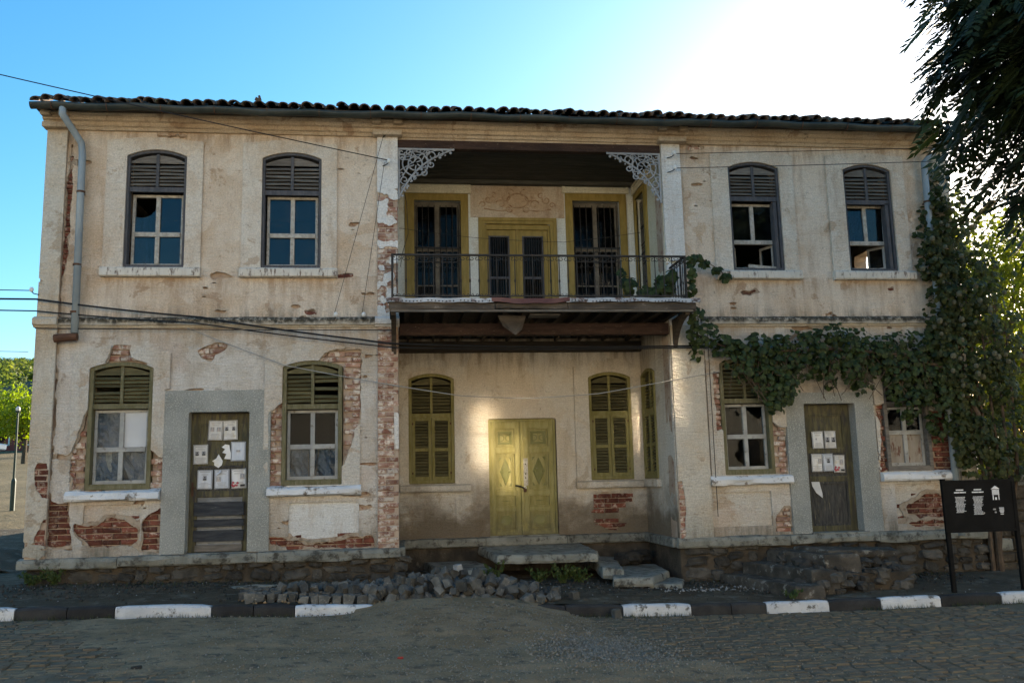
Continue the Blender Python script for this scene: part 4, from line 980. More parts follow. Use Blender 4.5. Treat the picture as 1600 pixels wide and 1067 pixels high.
# weathered plank doors of the wings
def plank_door(x0, x1, left):
    d = .16; mt = 'door_mossy'
    f = MB().box(x0, x0+.11, d, d+.05, .60, 2.60).box(x1-.11, x1, d, d+.05, .60, 2.60)
    f.box(x0+.11, x1-.11, d+.001, d+.05, 2.44, 2.60).box(x0+.11, x1-.11, d+.001, d+.05, 1.38, 1.47).box(x0+.11, x1-.11, d+.001, d+.05, .60, .70)
    f.box(x0+.11, x1-.11, d+.001, d+.05, 1.83, 1.90)
    dr = f.build('door', MT[mt], H, bevel=.006)
    for z0, z1 in ((1.90, 2.44), (1.47, 1.83)):
        MB().box(x0+.11, x1-.11, d+.028, d+.045, z0, z1).ring(q(x0+.11, x1-.11, z0, z1), q(x0+.135, x1-.135, z0+.025, z1-.025), d+.008, d+.03).build('door_panel', MT['old_door' if z1 < 2 else 'door_mossy'], dr)
    if left:
        for z0, z1 in ((1.12, 1.31), (.965, 1.06), (.755, .905)):
            MB().box(x0+.08, x1-.08, d-.035, d-.003, z0, z1, .006).build('board', MT['door_board'], dr)
        for z0, z1 in ((1.31, 1.38), (1.06, 1.12), (.905, .965), (.70, .755)): MB().box(x0+.11, x1-.11, d+.03, d+.04, z0, z1).build('back_panel', MT['tarp'], dr)
        MB().box(x0+.10, x1-.10, d-.02, d-.002, .61, .70, .004).build('board', MT['slat_grey'], dr)
    else:
        MB().box(x0+.11, x1-.11, d+.026, d+.045, .70, 1.38).ring(q(x0+.11, x1-.11, .70, 1.38), q(x0+.14, x1-.14, .73, 1.35), d+.006, d+.03).build('door_panel', MT['old_door'], dr)
    MB().box(x0+.03, x0+.06, d-.012, d, 1.40, 1.60).tube([(x0+.045, d-.012, 1.52), (x0+.045, d-.05, 1.52), (x0+.10, d-.055, 1.52)], .008, 6).build('handle', MT['rusty'], dr)
plank_door(*DR[0], True); plank_door(*DR[1], False)
box_part('door_sill', 'stone', DR[0][0], DR[0][1], -.03, .16, .565, .600); box_part('door_sill', 'stone', DR[1][0]-.02, DR[1][1]+.06, -.10, .16, .575, .612)

# main double door: panelled leaves with carved ornaments
def main_door():
    x0, x1, zb, zt = MD; d = 1.75+.10; xc = 2.045
    fr = MB().ring(q(x0, x1, zb, zt), q(x0+.035, x1-.035, zb+.02, zt-.035), d-.03, d+.08).build('door_frame', MT['door_green'], H)
    for side, (a, b) in enumerate(((x0+.035, xc-.02), (xc+.02, x1-.035))):
        rows = [(zb+.10, zb+.42), (zb+.49, zb+.68), (zb+.76, zb+1.40), (zb+1.48, zb+1.82)]
        s0, s1 = a+.075, b-.085; s0, s1 = (s0, s1) if side == 0 else (a+.085, b-.075)
        m = MB().box(a, s0, d, d+.045, zb+.02, zt-.035).box(s1, b, d, d+.045, zb+.02, zt-.035)
        zz = [zb+.02]+[v for r2 in rows for v in r2]+[zt-.035]
        for k in range(0, len(zz), 2): m.box(s0, s1, d+.001, d+.045, zz[k], zz[k+1])
        leaf = m.build('door_leaf', MT['door_green'], H, bevel=.004)
        for k, (z0, z1) in enumerate(rows):
            p = MB().box(s0, s1, d+.026, d+.04, z0, z1)
            for e, y_ in ((0, d-.010), (.035, d+.008), (.062, d+.014)):
                p.ring(q(s0+e, s1-e, z0+e, z1-e), q(s0+e+.016, s1-e-.016, z0+e+.016, z1-e-.016), y_, d+.028)
            p.build('door_panel', MT['door_green'], leaf)
            cx, cz = (s0+s1)/2, (z0+z1)/2; o = MB(); yf = d+.014
            w2, h2 = (s1-s0)/2-.085, (z1-z0)/2-.085
            if k in (1, 2):
                dm = lambda s_: [(cx, cz-h2*s_), (cx+w2*s_, cz), (cx, cz+h2*s_), (cx-w2*s_, cz)]
                o.ring(dm(1), dm(.84), yf-.006, d+.028); o.prism(dm(.80), yf+.006, d+.028)
                if k == 2:
                    for sx in (-1, 1): o.ball((cx+sx*w2*.78, yf+.004, cz), .024, 8, 4, (1, .5, 1))
                    for sz in (-1, 1): o.prism([(cx-.016, cz+sz*h2*.55-.03), (cx+.016, cz+sz*h2*.55-.03), (cx, cz+sz*h2*.55+.03)], yf-.002, d+.028)
                    for sx in (-1, 1):
                        for sz in (-1, 1):
                            pp = [(cx+sx*w2*1.1, cz+sz*h2*1.05), (cx+sx*w2*.62, cz+sz*h2*1.05), (cx+sx*w2*1.1, cz+sz*h2*.74)]
                            o.prism(pp if sx*sz > 0 else pp[::-1], yf, d+.028)
            elif k == 0:
                oc = lambda s_: [(cx+s_*w2*1.15*math.cos(t), cz+s_*h2*1.15*math.sin(t)) for t in [R(22.5+45*i) for i in range(8)]]
                o.ring(oc(1), oc(.86), yf-.006, d+.028); o.prism(oc(.8), yf+.006, d+.028)
            else:
                o.ring(q(cx-w2*1.05, cx+w2*1.05, cz-h2*1.05, cz+h2*1.05), q(cx-w2*.85, cx+w2*.85, cz-h2*.85, cz+h2*.85), yf-.006, d+.028)
                for sx in (-1, 1):
                    pts = [(cx+sx*(w2*.8-.06*math.cos(t)), yf, cz+.052*math.sin(t)) for t in [R(-90+180*i/8) for i in range(9)]]
                    o.tube(pts, .008, 4); o.box(cx+sx*w2*1.16-.008, cx+sx*w2*1.16+.008, yf-.004, d+.028, cz-h2*1.3, cz+h2*1.3)
                    o.box(cx-w2*1.3, cx+w2*1.3, yf-.003, d+.028, cz+sx*h2*1.18-.008, cz+sx*h2*1.18+.008)
            o.build('door_ornament', MT['door_moss'], leaf)
        if side == 0: MB().box(xc-.024, xc+.024, d-.03, d, zb+.02, zt-.04).build('cover_strip', MT['door_green'], leaf, bevel=.006)
        else:
            MB().box(xc+.026, xc+.10, d-.014, d, zb+.84, zb+1.30).build('lock_plank', MT['sash'], leaf)
            for zz_ in (zb+.97, zb+1.04, zb+1.20): MB().ball((xc+.06, d-.014, zz_), .011, 8, 4, (1, .5, 1.4)).build('keyhole', MT['iron'], leaf)
    MB().box(x0, x1, 1.72, 1.86, .572, zb+.018).build('door_sill', MT['stone'], H)
    lk = thing('padlock', 'rusty padlock and hasp holding the yellow-green double door shut', 'padlock', (2.07, d-.05, 1.40))
    pts = [(1.93, d-.012, 1.43)]+[(1.93+.15*t, d-.035-.02*math.sin(t*3.1), 1.43-.05*t*t) for t in (.25, .5, .75, 1)]
    MB().tube(pts, .014, 6).build('hasp', MT['iron'], lk)
    MB().box(2.06, 2.11, d-.06, d-.03, 1.32, 1.38).build('body', MT['rusty'], lk, bevel=.006)
    MB().tube([(2.067, d-.045, 1.38), (2.07, d-.045, 1.41), (2.085, d-.045, 1.42), (2.10, d-.045, 1.41), (2.103, d-.045, 1.38)], .007, 6).build('shackle', MT['porcelain'], lk)
main_door()

# upper recess: tall windows behind iron grilles, yellow trims, grilled door leaves
def french(M, x0, x1, z0, z1, tx0, tx1, tz, grill_z):
    tr = MB(M).ring([(tx0, z0-.02), (tx1, z0-.02), (tx1, tz), (tx0, tz)], [(x0, z0-.02), (x1, z0-.02), (x1, z1), (x0, z1)], -.03, .02)
    tr.ring([(tx0+.03, z0-.02), (tx1-.03, z0-.02), (tx1-.03, tz-.03), (tx0+.03, tz-.03)], [(x0+.02, z0-.02), (x1-.02, z0-.02), (x1-.02, z1-.02), (x0+.02, z1-.02)], -.045, -.01)
    w = tr.build('window', MT['yellow'], H)
    MB(M).ring([(tx0-.05, tz+.002), (tx1+.05, tz+.002), (tx1+.05, tz+.19), (tx0-.05, tz+.19)], [(tx0, tz+.05), (tx1, tz+.05), (tx1, tz+.15), (tx0, tz+.15)], -.05, .0).box(tx0, tx1, -.03, 0, tz+.05, tz+.15).build('window_head', MT['cream_wall'], w)
    xc = (x0+x1)/2; d = .12; zt = z0+(z1-z0)*.60
    m = MB(M).box(x0+.02, x0+.08, d, d+.05, z0, z1).box(x1-.08, x1-.02, d, d+.05, z0, z1).box(xc-.04, xc+.04, d-.01, d+.05, z0, z1-.09)
    m.box(x0+.08, x1-.08, d+.001, d+.05, z1-.09, z1).box(x0+.08, xc-.04, d+.001, d+.05, zt, zt+.07).box(xc+.04, x1-.08, d+.001, d+.05, zt, zt+.07)
    m.box(x0+.08, xc-.04, d+.001, d+.05, z0, z0+.06).box(xc+.04, x1-.08, d+.001, d+.05, z0, z0+.06)
    m.box(x0+.08, xc-.04, d+.01, d+.04, z0+.75, z0+.775).box(xc+.04, x1-.08, d+.01, d+.04, z0+.75, z0+.775)
    m.build('sash', MT['sash_dark'], w)
    for a, b in ((x0+.08, xc-.04), (xc+.04, x1-.08)):
        for za, zb_ in ((zt+.07, z1-.09), (z0+.775, zt), (z0+.06, z0+.75)): pane(M, q(a, b, za, zb_), d+.02, w, 'glass_dirty')
        crumple(M, w, a, b, z0+.05, z0+1.02, d+.10, 'curtain', 4, .02)
    g = MB(M); n = 8; gd = .05
    for k in range(n): g.tube([(x0+.06+(x1-x0-.12)*k/(n-1), gd, z0+.03), (x0+.06+(x1-x0-.12)*k/(n-1), gd, z1-.08)], .008, 5)
    for zz in (z0+.04, zt+.06, zt-.11, zt-.2): g.box(x0+.02, x1-.02, gd-.006, gd+.006, zz-.009, zz+.009)
    for k in range(n-1):
        for s, zz in ((1, zt-.05), (-1, zt-.26)):
            xx = x0+.06+(x1-x0-.12)*(k+.5)/(n-1)
            g.tube([(xx+.045*math.cos(t), gd, zz+s*.04*math.sin(t)) for t in [R(-20+220*i/7) for i in range(8)]], .006, 4)
    for k in range(n): g.ball((x0+.06+(x1-x0-.12)*k/(n-1), gd, z1-.55), .013, 6, 4, (1, 1, 3))
    g.build('grille', MT['iron'], w)
MU = Matrix.Translation((0, 1.75, 0))
french(MU, *FW[0], .074, 1.188, 6.54, 0); french(MU, *FW[1], 2.927, 4.046, 6.58, 0)
french(MR, *SU, .14, .92, 6.52, 0)
def upper_door():
    x0, x1, z0, z1 = UD; y = 1.75; tx0, tx1, tz = 1.362, 2.761, 6.115
    fr = MB().ring([(tx0, z0), (tx1, z0), (tx1, tz), (tx0, tz)], [(x0, z0), (x1, z0), (x1, z1), (x0, z1)], y-.03, y+.02)
    fr.ring([(tx0+.03, z0), (tx1-.03, z0), (tx1-.03, tz-.03), (tx0+.03, tz-.03)], [(tx0+.06, z0), (tx1-.06, z0), (tx1-.06, tz-.06), (tx0+.06, tz-.06)], y-.05, y-.01)
    fr.ring([(x0, z0), (x1, z0), (x1, z1), (x0, z1)], [(x0+.04, z0), (x1-.04, z0), (x1-.04, z1-.09), (x0+.04, z1-.09)], y+.02, y+.12)
    f = fr.build('door_frame', MT['yellow'], H)
    for a, b, pa, pb in ((x0+.04, 2.035, 1.545, 1.915), (2.075, x1-.04, 2.145, 2.52)):
        m = MB().box(a, pa, y+.06, y+.10, z0, z1-.09).box(pb, b, y+.06, y+.10, z0, z1-.09).box(pa, pb, y+.061, y+.10, 5.80, z1-.09).box(pa, pb, y+.061, y+.10, z0, z0+.16)
        lf = m.build('door_leaf', MT['yellow'], H, bevel=.004)
        MB().ring(q(pa, pb, z0+.16, 5.80), q(pa+.025, pb-.025, z0+.185, 5.775), y+.04, y+.08).box(pa, pb, y+.042, y+.07, 5.02, 5.06).build('panel_frame', MT['slate_wood'], lf)
        pane(None, q(pa, pb, z0+.16, 5.80), y+.085, lf, 'glass_dirty')
        g = MB()
        for k in range(8): g.tube([(pa+.04+(pb-pa-.08)*k/7, y+.055, z0+.17), (pa+.04+(pb-pa-.08)*k/7, y+.055, 5.79)], .008, 5)
        g.build('grille', MT['iron'], lf)
    MB().box(2.037, 2.073, y+.035, y+.06, z0, z1-.09).build('cover_strip', MT['yellow'], f)
upper_door()
# painted cartouche over the balcony door: scrolls in low relief
sc_ = MB(); yy = 1.732
def scroll(cx, cz, r0, turns, a0, s, r=.012):
    n = 16; sc_.tube([(cx+s*(r0*(1-.75*i/n))*math.cos(a0+turns*2*math.pi*i/n), yy, cz+(r0*(1-.75*i/n))*math.sin(a0+turns*2*math.pi*i/n)) for i in range(n+1)], [r*(1-.5*i/n) for i in range(n+1)], 5)
for s in (-1, 1):
    for dx, dz, r0, tn, a0 in ((.22, .06, .10, .9, 2.2), (.30, -.07, .09, 1.0, .4), (.12, .13, .08, .8, 1.4), (.52, .02, .08, 1.1, 2.6), (.62, -.08, .06, 1.0, 0), (.42, .09, .06, 1, 1), (.16, -.15, .07, .9, 3.6)):
        scroll(2.07+s*dx, 6.43+dz, r0, tn, a0, s)
    sc_.tube([(2.07+s*.1, yy, 6.26), (2.07+s*.35, yy, 6.24), (2.07+s*.6, yy, 6.28)], .010, 5)
sc_.tube([(2.07+.19*math.cos(t), yy, 6.43+.13*math.sin(t)) for t in [2*math.pi*i/20 for i in range(21)]], .014, 5)
sc_.build('painted_scrollwork', MT['fresco_brown'], H)

# ceiling, header, fretwork brackets
for k in range(9):
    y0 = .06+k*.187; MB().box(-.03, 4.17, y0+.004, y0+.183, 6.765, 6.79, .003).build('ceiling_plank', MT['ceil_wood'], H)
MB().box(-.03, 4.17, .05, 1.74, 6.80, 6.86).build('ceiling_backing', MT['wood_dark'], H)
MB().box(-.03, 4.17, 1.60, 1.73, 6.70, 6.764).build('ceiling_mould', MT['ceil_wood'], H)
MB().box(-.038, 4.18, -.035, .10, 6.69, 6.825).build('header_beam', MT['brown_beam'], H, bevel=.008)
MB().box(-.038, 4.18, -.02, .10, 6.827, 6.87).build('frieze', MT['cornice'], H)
def fret(x0, s):
    """Triangular bracket of sawn scrolls: x0 is the pilaster side, s its direction."""
    b = MB(); yb = -.02; t = .013; z1 = 6.69; W, Ht = .88, .83
    def P(u, w): return (x0+s*u, yb, z1-w)
    b.box(min(x0, x0+s*W), max(x0, x0+s*W), yb-.012, yb+.012, z1-.03, z1); b.box(min(x0, x0+s*.03), max(x0, x0+s*.03), yb-.012, yb+.012, z1-Ht, z1-.03)
    hyp = [P(W*(1-v)+.10*math.sin(v*math.pi)*-1, Ht*v-.10*math.sin(v*math.pi)*1) for v in [i/14 for i in range(15)]]
    b.tube(hyp, .016, 6)
    def sp(u, w, r0, turns, a0, d=1, r=.013):
        n = 18; b.tube([P(u+d*r0*(1-.78*i/n)*math.cos(a0+turns*6.283*i/n), w+r0*(1-.78*i/n)*math.sin(a0+turns*6.283*i/n)) for i in range(n+1)], [r*(1-.35*i/n) for i in range(n+1)], 5)
    def circ(u, w, r0, r=.013): b.tube([P(u+r0*math.cos(t_), w+r0*math.sin(t_)) for t_ in [6.283*i/16 for i in range(17)]], r, 5)
    circ(.27, .25, .20); circ(.27, .25, .11)
    for k in range(6):
        a = k*math.pi/3+.2; b.tube([P(.27+.03*math.cos(a), .25+.03*math.sin(a)), P(.27+.12*math.cos(a+.35), .25+.12*math.sin(a+.35)), P(.27+.20*math.cos(a+.1), .25+.20*math.sin(a+.1))], .011, 5)
    for u, w, r0, tn, a0, d in ((.53, .12, .09, 1.2, 2, 1), (.66, .08, .065, 1.1, 4, 1), (.10, .52, .075, 1.2, 1, 1), (.09, .66, .055, 1.1, 3, -1), (.06, .07, .05, 1, 0, 1), (.46, .06, .045, 1, 1, -1), (.06, .43, .045, 1, 2, 1), (.40, .40, .06, 1.1, 5, 1), (.52, .26, .055, 1.1, 0, -1), (.25, .49, .055, 1.1, 2, 1), (.07, .16, .06, 1.2, 4, 1), (.17, .06, .05, 1.1, 1, 1), (.33, .05, .04, 1, 3, 1)):
        sp(u, w, r0, tn, a0, d)
    for i, h in enumerate(hyp):                              # fringe of little lobes along the edge
        if 0 < i < 14: b.ball((h[0]+s*.028, yb, h[2]-.028), .024 if i % 2 else .015, 6, 4, (1, .5, 1))
    for v in (.2, .45, .7): b.tube([P(.02, Ht*v), P(W*(1-v)*.5, Ht*v*.6), P(W*(1-v)*.9, .02)], .009, 4)
    b.build('fretwork_bracket', MT['lace'], H)
fret(-.035, 1); fret(4.175, -1)

# ------------------------------------------------------------------ balcony
MB().box(-.03, 4.17, -.70, 1.74, 4.07, 4.12).box(-.19, 4.37, -.85, -.701, 4.075, 4.115).build('balcony_floor', MT['wood_dark'], H)
# upper edge strip of punched metal, in three lengths with a buckled one in the middle
def strip(x0, x1, zt, mt, bend=0.0, holes=True):
    b = MB(); n = max(2, int((x1-x0)/.10)); V = []; F = []
    for i in range(n+1):
        x = x0+(x1-x0)*i/n; w = .008*math.sin(i*1.3)+bend*math.sin(math.pi*i/n)
        V += [(x, -.885-abs(bend)*.6*math.sin(math.pi*i/n), zt-.065+w), (x, -.875, zt+w*.6), (x, -.80, zt+.012+w*.4), (x, -.872, zt-.065+w)]
    for i in range(n): F += [(i*4+k, i*4+4+k, i*4+4+(k+1) % 4, i*4+(k+1) % 4) for k in range(4)]
    F += [(3, 2, 1, 0), tuple(n*4+k for k in range(4))]
    s = link('flashing', mesh('flashing', V, F, MT[mt]), H)
    if holes:
        hb = MB()
        for k in range(int((x1-x0)/.052)):
            x = x0+.026+k*.052
            if rng.random() < .9: hb.obox(Vector((x, -.888, zt-.045+.008*math.sin((x-x0)/.10*1.3))), (.018, .006, .018), Euler((0, .785, 0)))
        hb.build('punched_holes', MT['iron'], s)
strip(-.21, 1.33, 4.125, 'zinc_white'); strip(1.30, 2.45, 4.135, 'rust_strip', -.03, False); strip(2.40, 4.42, 4.125, 'zinc_white', .012)
def fascia(x0, x1, z0, z1, y, mt, sd):
    run('fascia_board', mt, x0, x1, [(-.03, z0), (0, z0), (.006, (z0+z1)/2), (0, z1), (-.03, z1)], y0=y, wob=.02, step=.12, sd=sd)
fascia(-.17, 1.35, 3.965, 4.065, -.84, 'fascia', 1); fascia(1.36, 2.42, 3.98, 4.06, -.83, 'fascia', 6); fascia(2.43, 4.36, 3.965, 4.065, -.84, 'fascia', 11)
MB().box(-.14, 4.32, -.83, -.79, 3.93, 3.962, .004).build('fascia_batten', MT['slat_grey'], H)
for s, x in ((0, -.16), (1, 4.33)): MB().box(x, x+.03, -.82, -.02, 3.94, 4.06).build('fascia_board', MT['fascia'], H)
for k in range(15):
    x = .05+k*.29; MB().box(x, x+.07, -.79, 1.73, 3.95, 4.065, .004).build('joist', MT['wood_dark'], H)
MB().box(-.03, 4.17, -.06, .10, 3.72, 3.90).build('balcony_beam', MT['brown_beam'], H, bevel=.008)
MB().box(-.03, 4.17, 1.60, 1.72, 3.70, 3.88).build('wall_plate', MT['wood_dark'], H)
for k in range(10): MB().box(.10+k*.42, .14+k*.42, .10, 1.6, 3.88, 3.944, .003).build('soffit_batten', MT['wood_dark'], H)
for x in (-.14, 4.22):                                       # curved consoles carrying the ends
    pts = [(-.02-.74*t, 3.94) for t in (0, 1)]; n = 8
    curve = [(-.02-.74*(1-math.sin(math.pi/2*i/n)), 3.90-.62*(1-math.cos(math.pi/2*i/n))*1.0) for i in range(n+1)]
    Mq = Matrix(((0, 1, 0, x), (1, 0, 0, 0), (0, 0, 1, 0), (0, 0, 0, 1)))
    poly = [(-.02, 3.945), (-.76, 3.945)]+curve
    MB(Mq).prism(poly[::-1], 0, .07).build('console', MT['wood_dark'], H)
fl = MB().add([(1.42, -.55, 3.93), (1.85, -.5, 3.93), (1.78, -.52, 3.72), (1.68, -.58, 3.63), (1.50, -.5, 3.78), (1.42, -.54, 3.93), (1.85, -.49, 3.93), (1.78, -.51, 3.72), (1.68, -.57, 3.63), (1.50, -.49, 3.78)], [(0, 1, 2, 3, 4), (9, 8, 7, 6, 5), (0, 4, 9, 5), (1, 0, 5, 6), (2, 1, 6, 7), (3, 2, 7, 8), (4, 3, 8, 9)])
fl.build('torn_lining', MT['fascia'], H)
MB().box(1.90, 2.35, -.6, -.35, 3.925, 3.945).build('soffit_patch', MT['slat_grey'], H)
# railing: each bar and curl pair a piece
RX0, RX1, RY, RZ0, RZ1 = -.12, 4.235, -.80, 4.16, 4.775
rail = MB()
rail.box(RX0-.015, RX1+.015, RY-.018, RY+.018, RZ1-.012, RZ1+.014).box(RX0, RX1, RY-.009, RY+.009, RZ0, RZ0+.018)
for x in (RX0, RX1): rail.box(x-.009, x+.009, RY+.02, -.06, RZ0, RZ0+.018).box(x-.016, x+.016, RY+.018, -.06, RZ1-.012, RZ1+.014).box(x-.016, x+.016, RY-.016, RY+.016, 4.10, RZ1-.012)
railing = rail.build('railing', MT['iron'], H)
bal = MB().tube([(0, 0, RZ0+.018), (0, 0, RZ1-.012)], .0075, 6).ball((0, 0, RZ0+.235), .014, 6, 4, (1, 1, 2.6))
bal_me = mesh('baluster', bal.v, bal.f, MT['iron'])
cur = MB()
for s in (-1, 1):
    n = 12; pts = []
    for i in range(n+1):
        a = -math.pi/2+s*0+2*math.pi*.85*i/n; r = .030*(1-.55*i/n); pts.append((s*(.032-r*math.cos(a+1.57)*1.0), 0, RZ1-.05-r*math.sin(a+1.57)))
    cur.tube([(s*.004, 0, RZ1-.012)]+pts, .0055, 4)
    cur.tube([(s*.005, 0, RZ0+.018), (s*.03, 0, RZ0+.04), (s*.045, 0, RZ0+.032), (s*.045, 0, RZ0+.020)], .0055, 4)
cur_me = mesh('curl', cur.v, cur.f, MT['iron'])
NB = 33
for k in range(NB):
    x = RX0+(RX1-RX0)*(k+.5)/NB
    o = link('baluster', bal_me, railing); o.location = (x, RY, 0); o.rotation_euler = (0, 0, 0)
    o = link('curl', cur_me, railing); o.location = (x, RY, 0)
for xs in (RX0, RX1):
    for k in range(5):
        y = RY+.12+k*.13
        o = link('baluster', bal_me, railing); o.location = (xs, y, 0)
        o = link('curl', cur_me, railing); o.location = (xs, y, 0); o.rotation_euler = (0, 0, math.pi/2)
ns_ = MB()
for k in range(9):
    P, F = rock(rng, rng.uniform(.02, .05), .035, rng.uniform(.018, .032)); c = Vector((-3.62+k*.035+(.05 if k > 6 else 0), -.02, 6.815+rng.uniform(-.02, .02))); ns_.add([c+Vector(p) for p in P], F)
kind(ns_.build('nest_remains', MT['fresco_brown'], H), 'stuff')
MB().obox(Vector((-2.12, -.36, 7.27)), (.09, .05, .05), Euler((.3, .4, .2))).obox(Vector((-2.10, -.36, 7.31)), (.035, .04, .05), Euler((.1, -.3, 0))).build('broken_tile', MT['tile'], roof)
# insulators and hooks screwed to the pilasters
def insulator(x, y, z, s=1, iron=True):
    b = MB().tube([(x, y, z), (x+s*.06, y-.08, z+.0), (x+s*.10, y-.10, z+.03)], .008, 5); o = b.build('wire_hook', MT['iron'], H)
    MB().ball((x+s*.10, y-.10, z+.055), .032, 8, 6, (1, 1, 1.2)).build('insulator', MT['porcelain'], o)
insulator(-.27, -.07, 6.37); insulator(-.27, -.07, 6.83, .6); insulator(-5.20, -.07, 4.33, -.6); insulator(4.28, -.06, 6.60, 1); insulator(4.28, -.06, 6.36, 1)
insulator(-.99, -.08, 3.96, .3); insulator(-.58, -.08, 3.96, .3)

# ================================================================== in front of the house
def slab(name, label, pts, z0, z1, mt='stone', group=None, tilt=(0, 0), sd=1, parent=None):
    """A worn stone slab: outline in x,y; edges wander, top slightly dished."""
    cx = sum(p[0] for p in pts)/len(pts); cy = sum(p[1] for p in pts)/len(pts)
    r = random.Random(sd); out = []
    for i in range(len(pts)):
        a, b2 = pts[i], pts[(i+1) % len(pts)]; L = math.hypot(b2[0]-a[0], b2[1]-a[1]); n = max(2, int(L/.09))
        for k in range(n):
            t = k/n; q_ = fbm(np.array([(i*7+t*L*3+sd)]), np.array([.3]), 5, 3)[0]*.035
            nx, ny = (b2[1]-a[1])/L, -(b2[0]-a[0])/L
            out.append((a[0]+(b2[0]-a[0])*t+nx*q_, a[1]+(b2[1]-a[1])*t+ny*q_))
    V = []; m = len(out); levels = ((0, -.012), (.3, .008), (.75, 0), (.93, -.010), (1, -.035))
    for t, e in levels:
        for i, (x, y) in enumerate(out):
            d = math.hypot(x-cx, y-cy); k = (d+e)/d
            jz = fbm(np.array([x*5]), np.array([y*5]), 3, 3)[0]*.012
            V.append((cx+(x-cx)*k+r.uniform(-.006, .006), cy+(y-cy)*k+r.uniform(-.006, .006), z0+(z1-z0)*t+jz+(x-cx)*tilt[0]+(y-cy)*tilt[1]))
    F = [(l*m+i, l*m+(i+1) % m, (l+1)*m+(i+1) % m, (l+1)*m+i) for l in range(len(levels)-1) for i in range(m)]
    k = len(V); V.append((cx, cy, z1-.01)); F += [((len(levels)-1)*m+i, (len(levels)-1)*m+(i+1) % m, k) for i in range(m)]
    F.append(tuple(range(m-1, -1, -1)))
    o = link(name, mesh(name, V, F, MT[mt]), parent)
    if label: tag(o, label, 'stone slab', group)
    return o
SG = 'loose stone slabs below the double door'
slab('stone_slab', 'long thick stone doorstep slab under the yellow-green double door', [(1.24, 1.62), (1.42, .22), (2.92, .10), (3.02, .45), (2.98, 1.62)], .30, .43, tilt=(0, .03), sd=3, group=SG)
slab('stone_slab', 'grey stone step left of the doorstep slab, half behind the cobble heap', [(.36, 1.6), (.72, .12), (1.24, .02), (1.36, .30), (1.22, 1.6)], .09, .23, sd=5, group=SG)
slab('stone_slab', 'lowest flat slab in the left corner of the recess behind the cobbles', [(-.03, 1.6), (-.03, 1.12), (.95, .80), (1.0, 1.1), (.7, 1.6)], -.02, .10, sd=6, group=SG)
slab('stone_slab', 'tilted narrow slab leaning at the right end of the doorstep slab', [(3.06, 1.5), (2.95, -.15), (3.25, -.22), (3.55, 1.5)], .06, .22, tilt=(-.08, .03), sd=7, group=SG)
slab('stone_slab', 'broad broken slab in the right corner of the recess', [(3.5, 1.5), (3.0, -.62), (3.55, -.70), (4.05, .15), (4.12, 1.3)], -.02, .11, sd=8, group=SG)
slab('stone_slab', 'small flat slab lying on the pavement by the right pilaster', [(3.62, .12), (3.52, -.62), (3.98, -.70), (4.2, -.1), (4.12, .2)], -.09, .005, sd=9, group=SG)
fl = MB()
for k in range(14):
    s = rng.uniform(.06, .16); P, F = rock(rng, s, s*.8, s*.5)
    c = Vector((3.75+rng.uniform(-.25, .35), 1.35+rng.uniform(-.3, .25), .16+rng.uniform(0, .14))); fl.add([c+Vector(p) for p in P], F)
kind(fl.build('rubble', MT['stone_dark']), 'stuff')

# heap of paving cubes
def cube_mesh(seed, s=.105):
    r = random.Random(seed); h = s/2; e = s*.10
    P = []
    for z, k in ((-h, 1), (h-e, 1), (h, 0)):
        for sx, sy in ((-1, -1), (1, -1), (1, 1), (-1, 1)):
            a = h-(e if k == 0 else 0); P.append((sx*a+r.uniform(-.015, .015), sy*a*r.uniform(.74, 1.06), z+r.uniform(-.014, .012)))
    F = [(3, 2, 1, 0), (8, 9, 10, 11)]
    for l in (0, 4): F += [(l+i, l+(i+1) % 4, l+4+(i+1) % 4, l+4+i) for i in range(4)]
    return mesh('paving_cube', P, F, MT['cube'])
cubes = [cube_mesh(i, .098+.011*(i % 3)) for i in range(8)]
HG = 'loose grey paving cubes heaped on the pavement edge'
def hprof(x):                                # height of the heap along the kerb
    return float(np.interp(x, [-2.05, -1.6, -1.1, -.5, 0, .35, .7, 1.0, 1.35, 1.7, 1.95], [.03, .06, .08, .12, .18, .25, .29, .25, .17, .10, .02]))
placed = []
def drop(x, y, loose):
    z = float(zwalk(x, y))+.045
    for (a, b2, c) in placed:
        d = math.hypot(x-a, y-b2)
        if d < .095: z = max(z, c+math.sqrt(max(0, .0100-(d*.75)**2)))
    return z
heap_r = random.Random(12); cand = []
for layer in range(6):
    for k in range(420):
        x = heap_r.uniform(-2.0, 1.95); half = .22+hprof(x)*1.5
        y = -1.62+heap_r.uniform(-1, 1)*half+.12*math.sin(x*2); cand.append((x, max(y, -2.06)))
for i in range(15): cand.insert(0, (-1.85+i*.13, -1.92+heap_r.uniform(-.03, .03)))
n_cube = 0
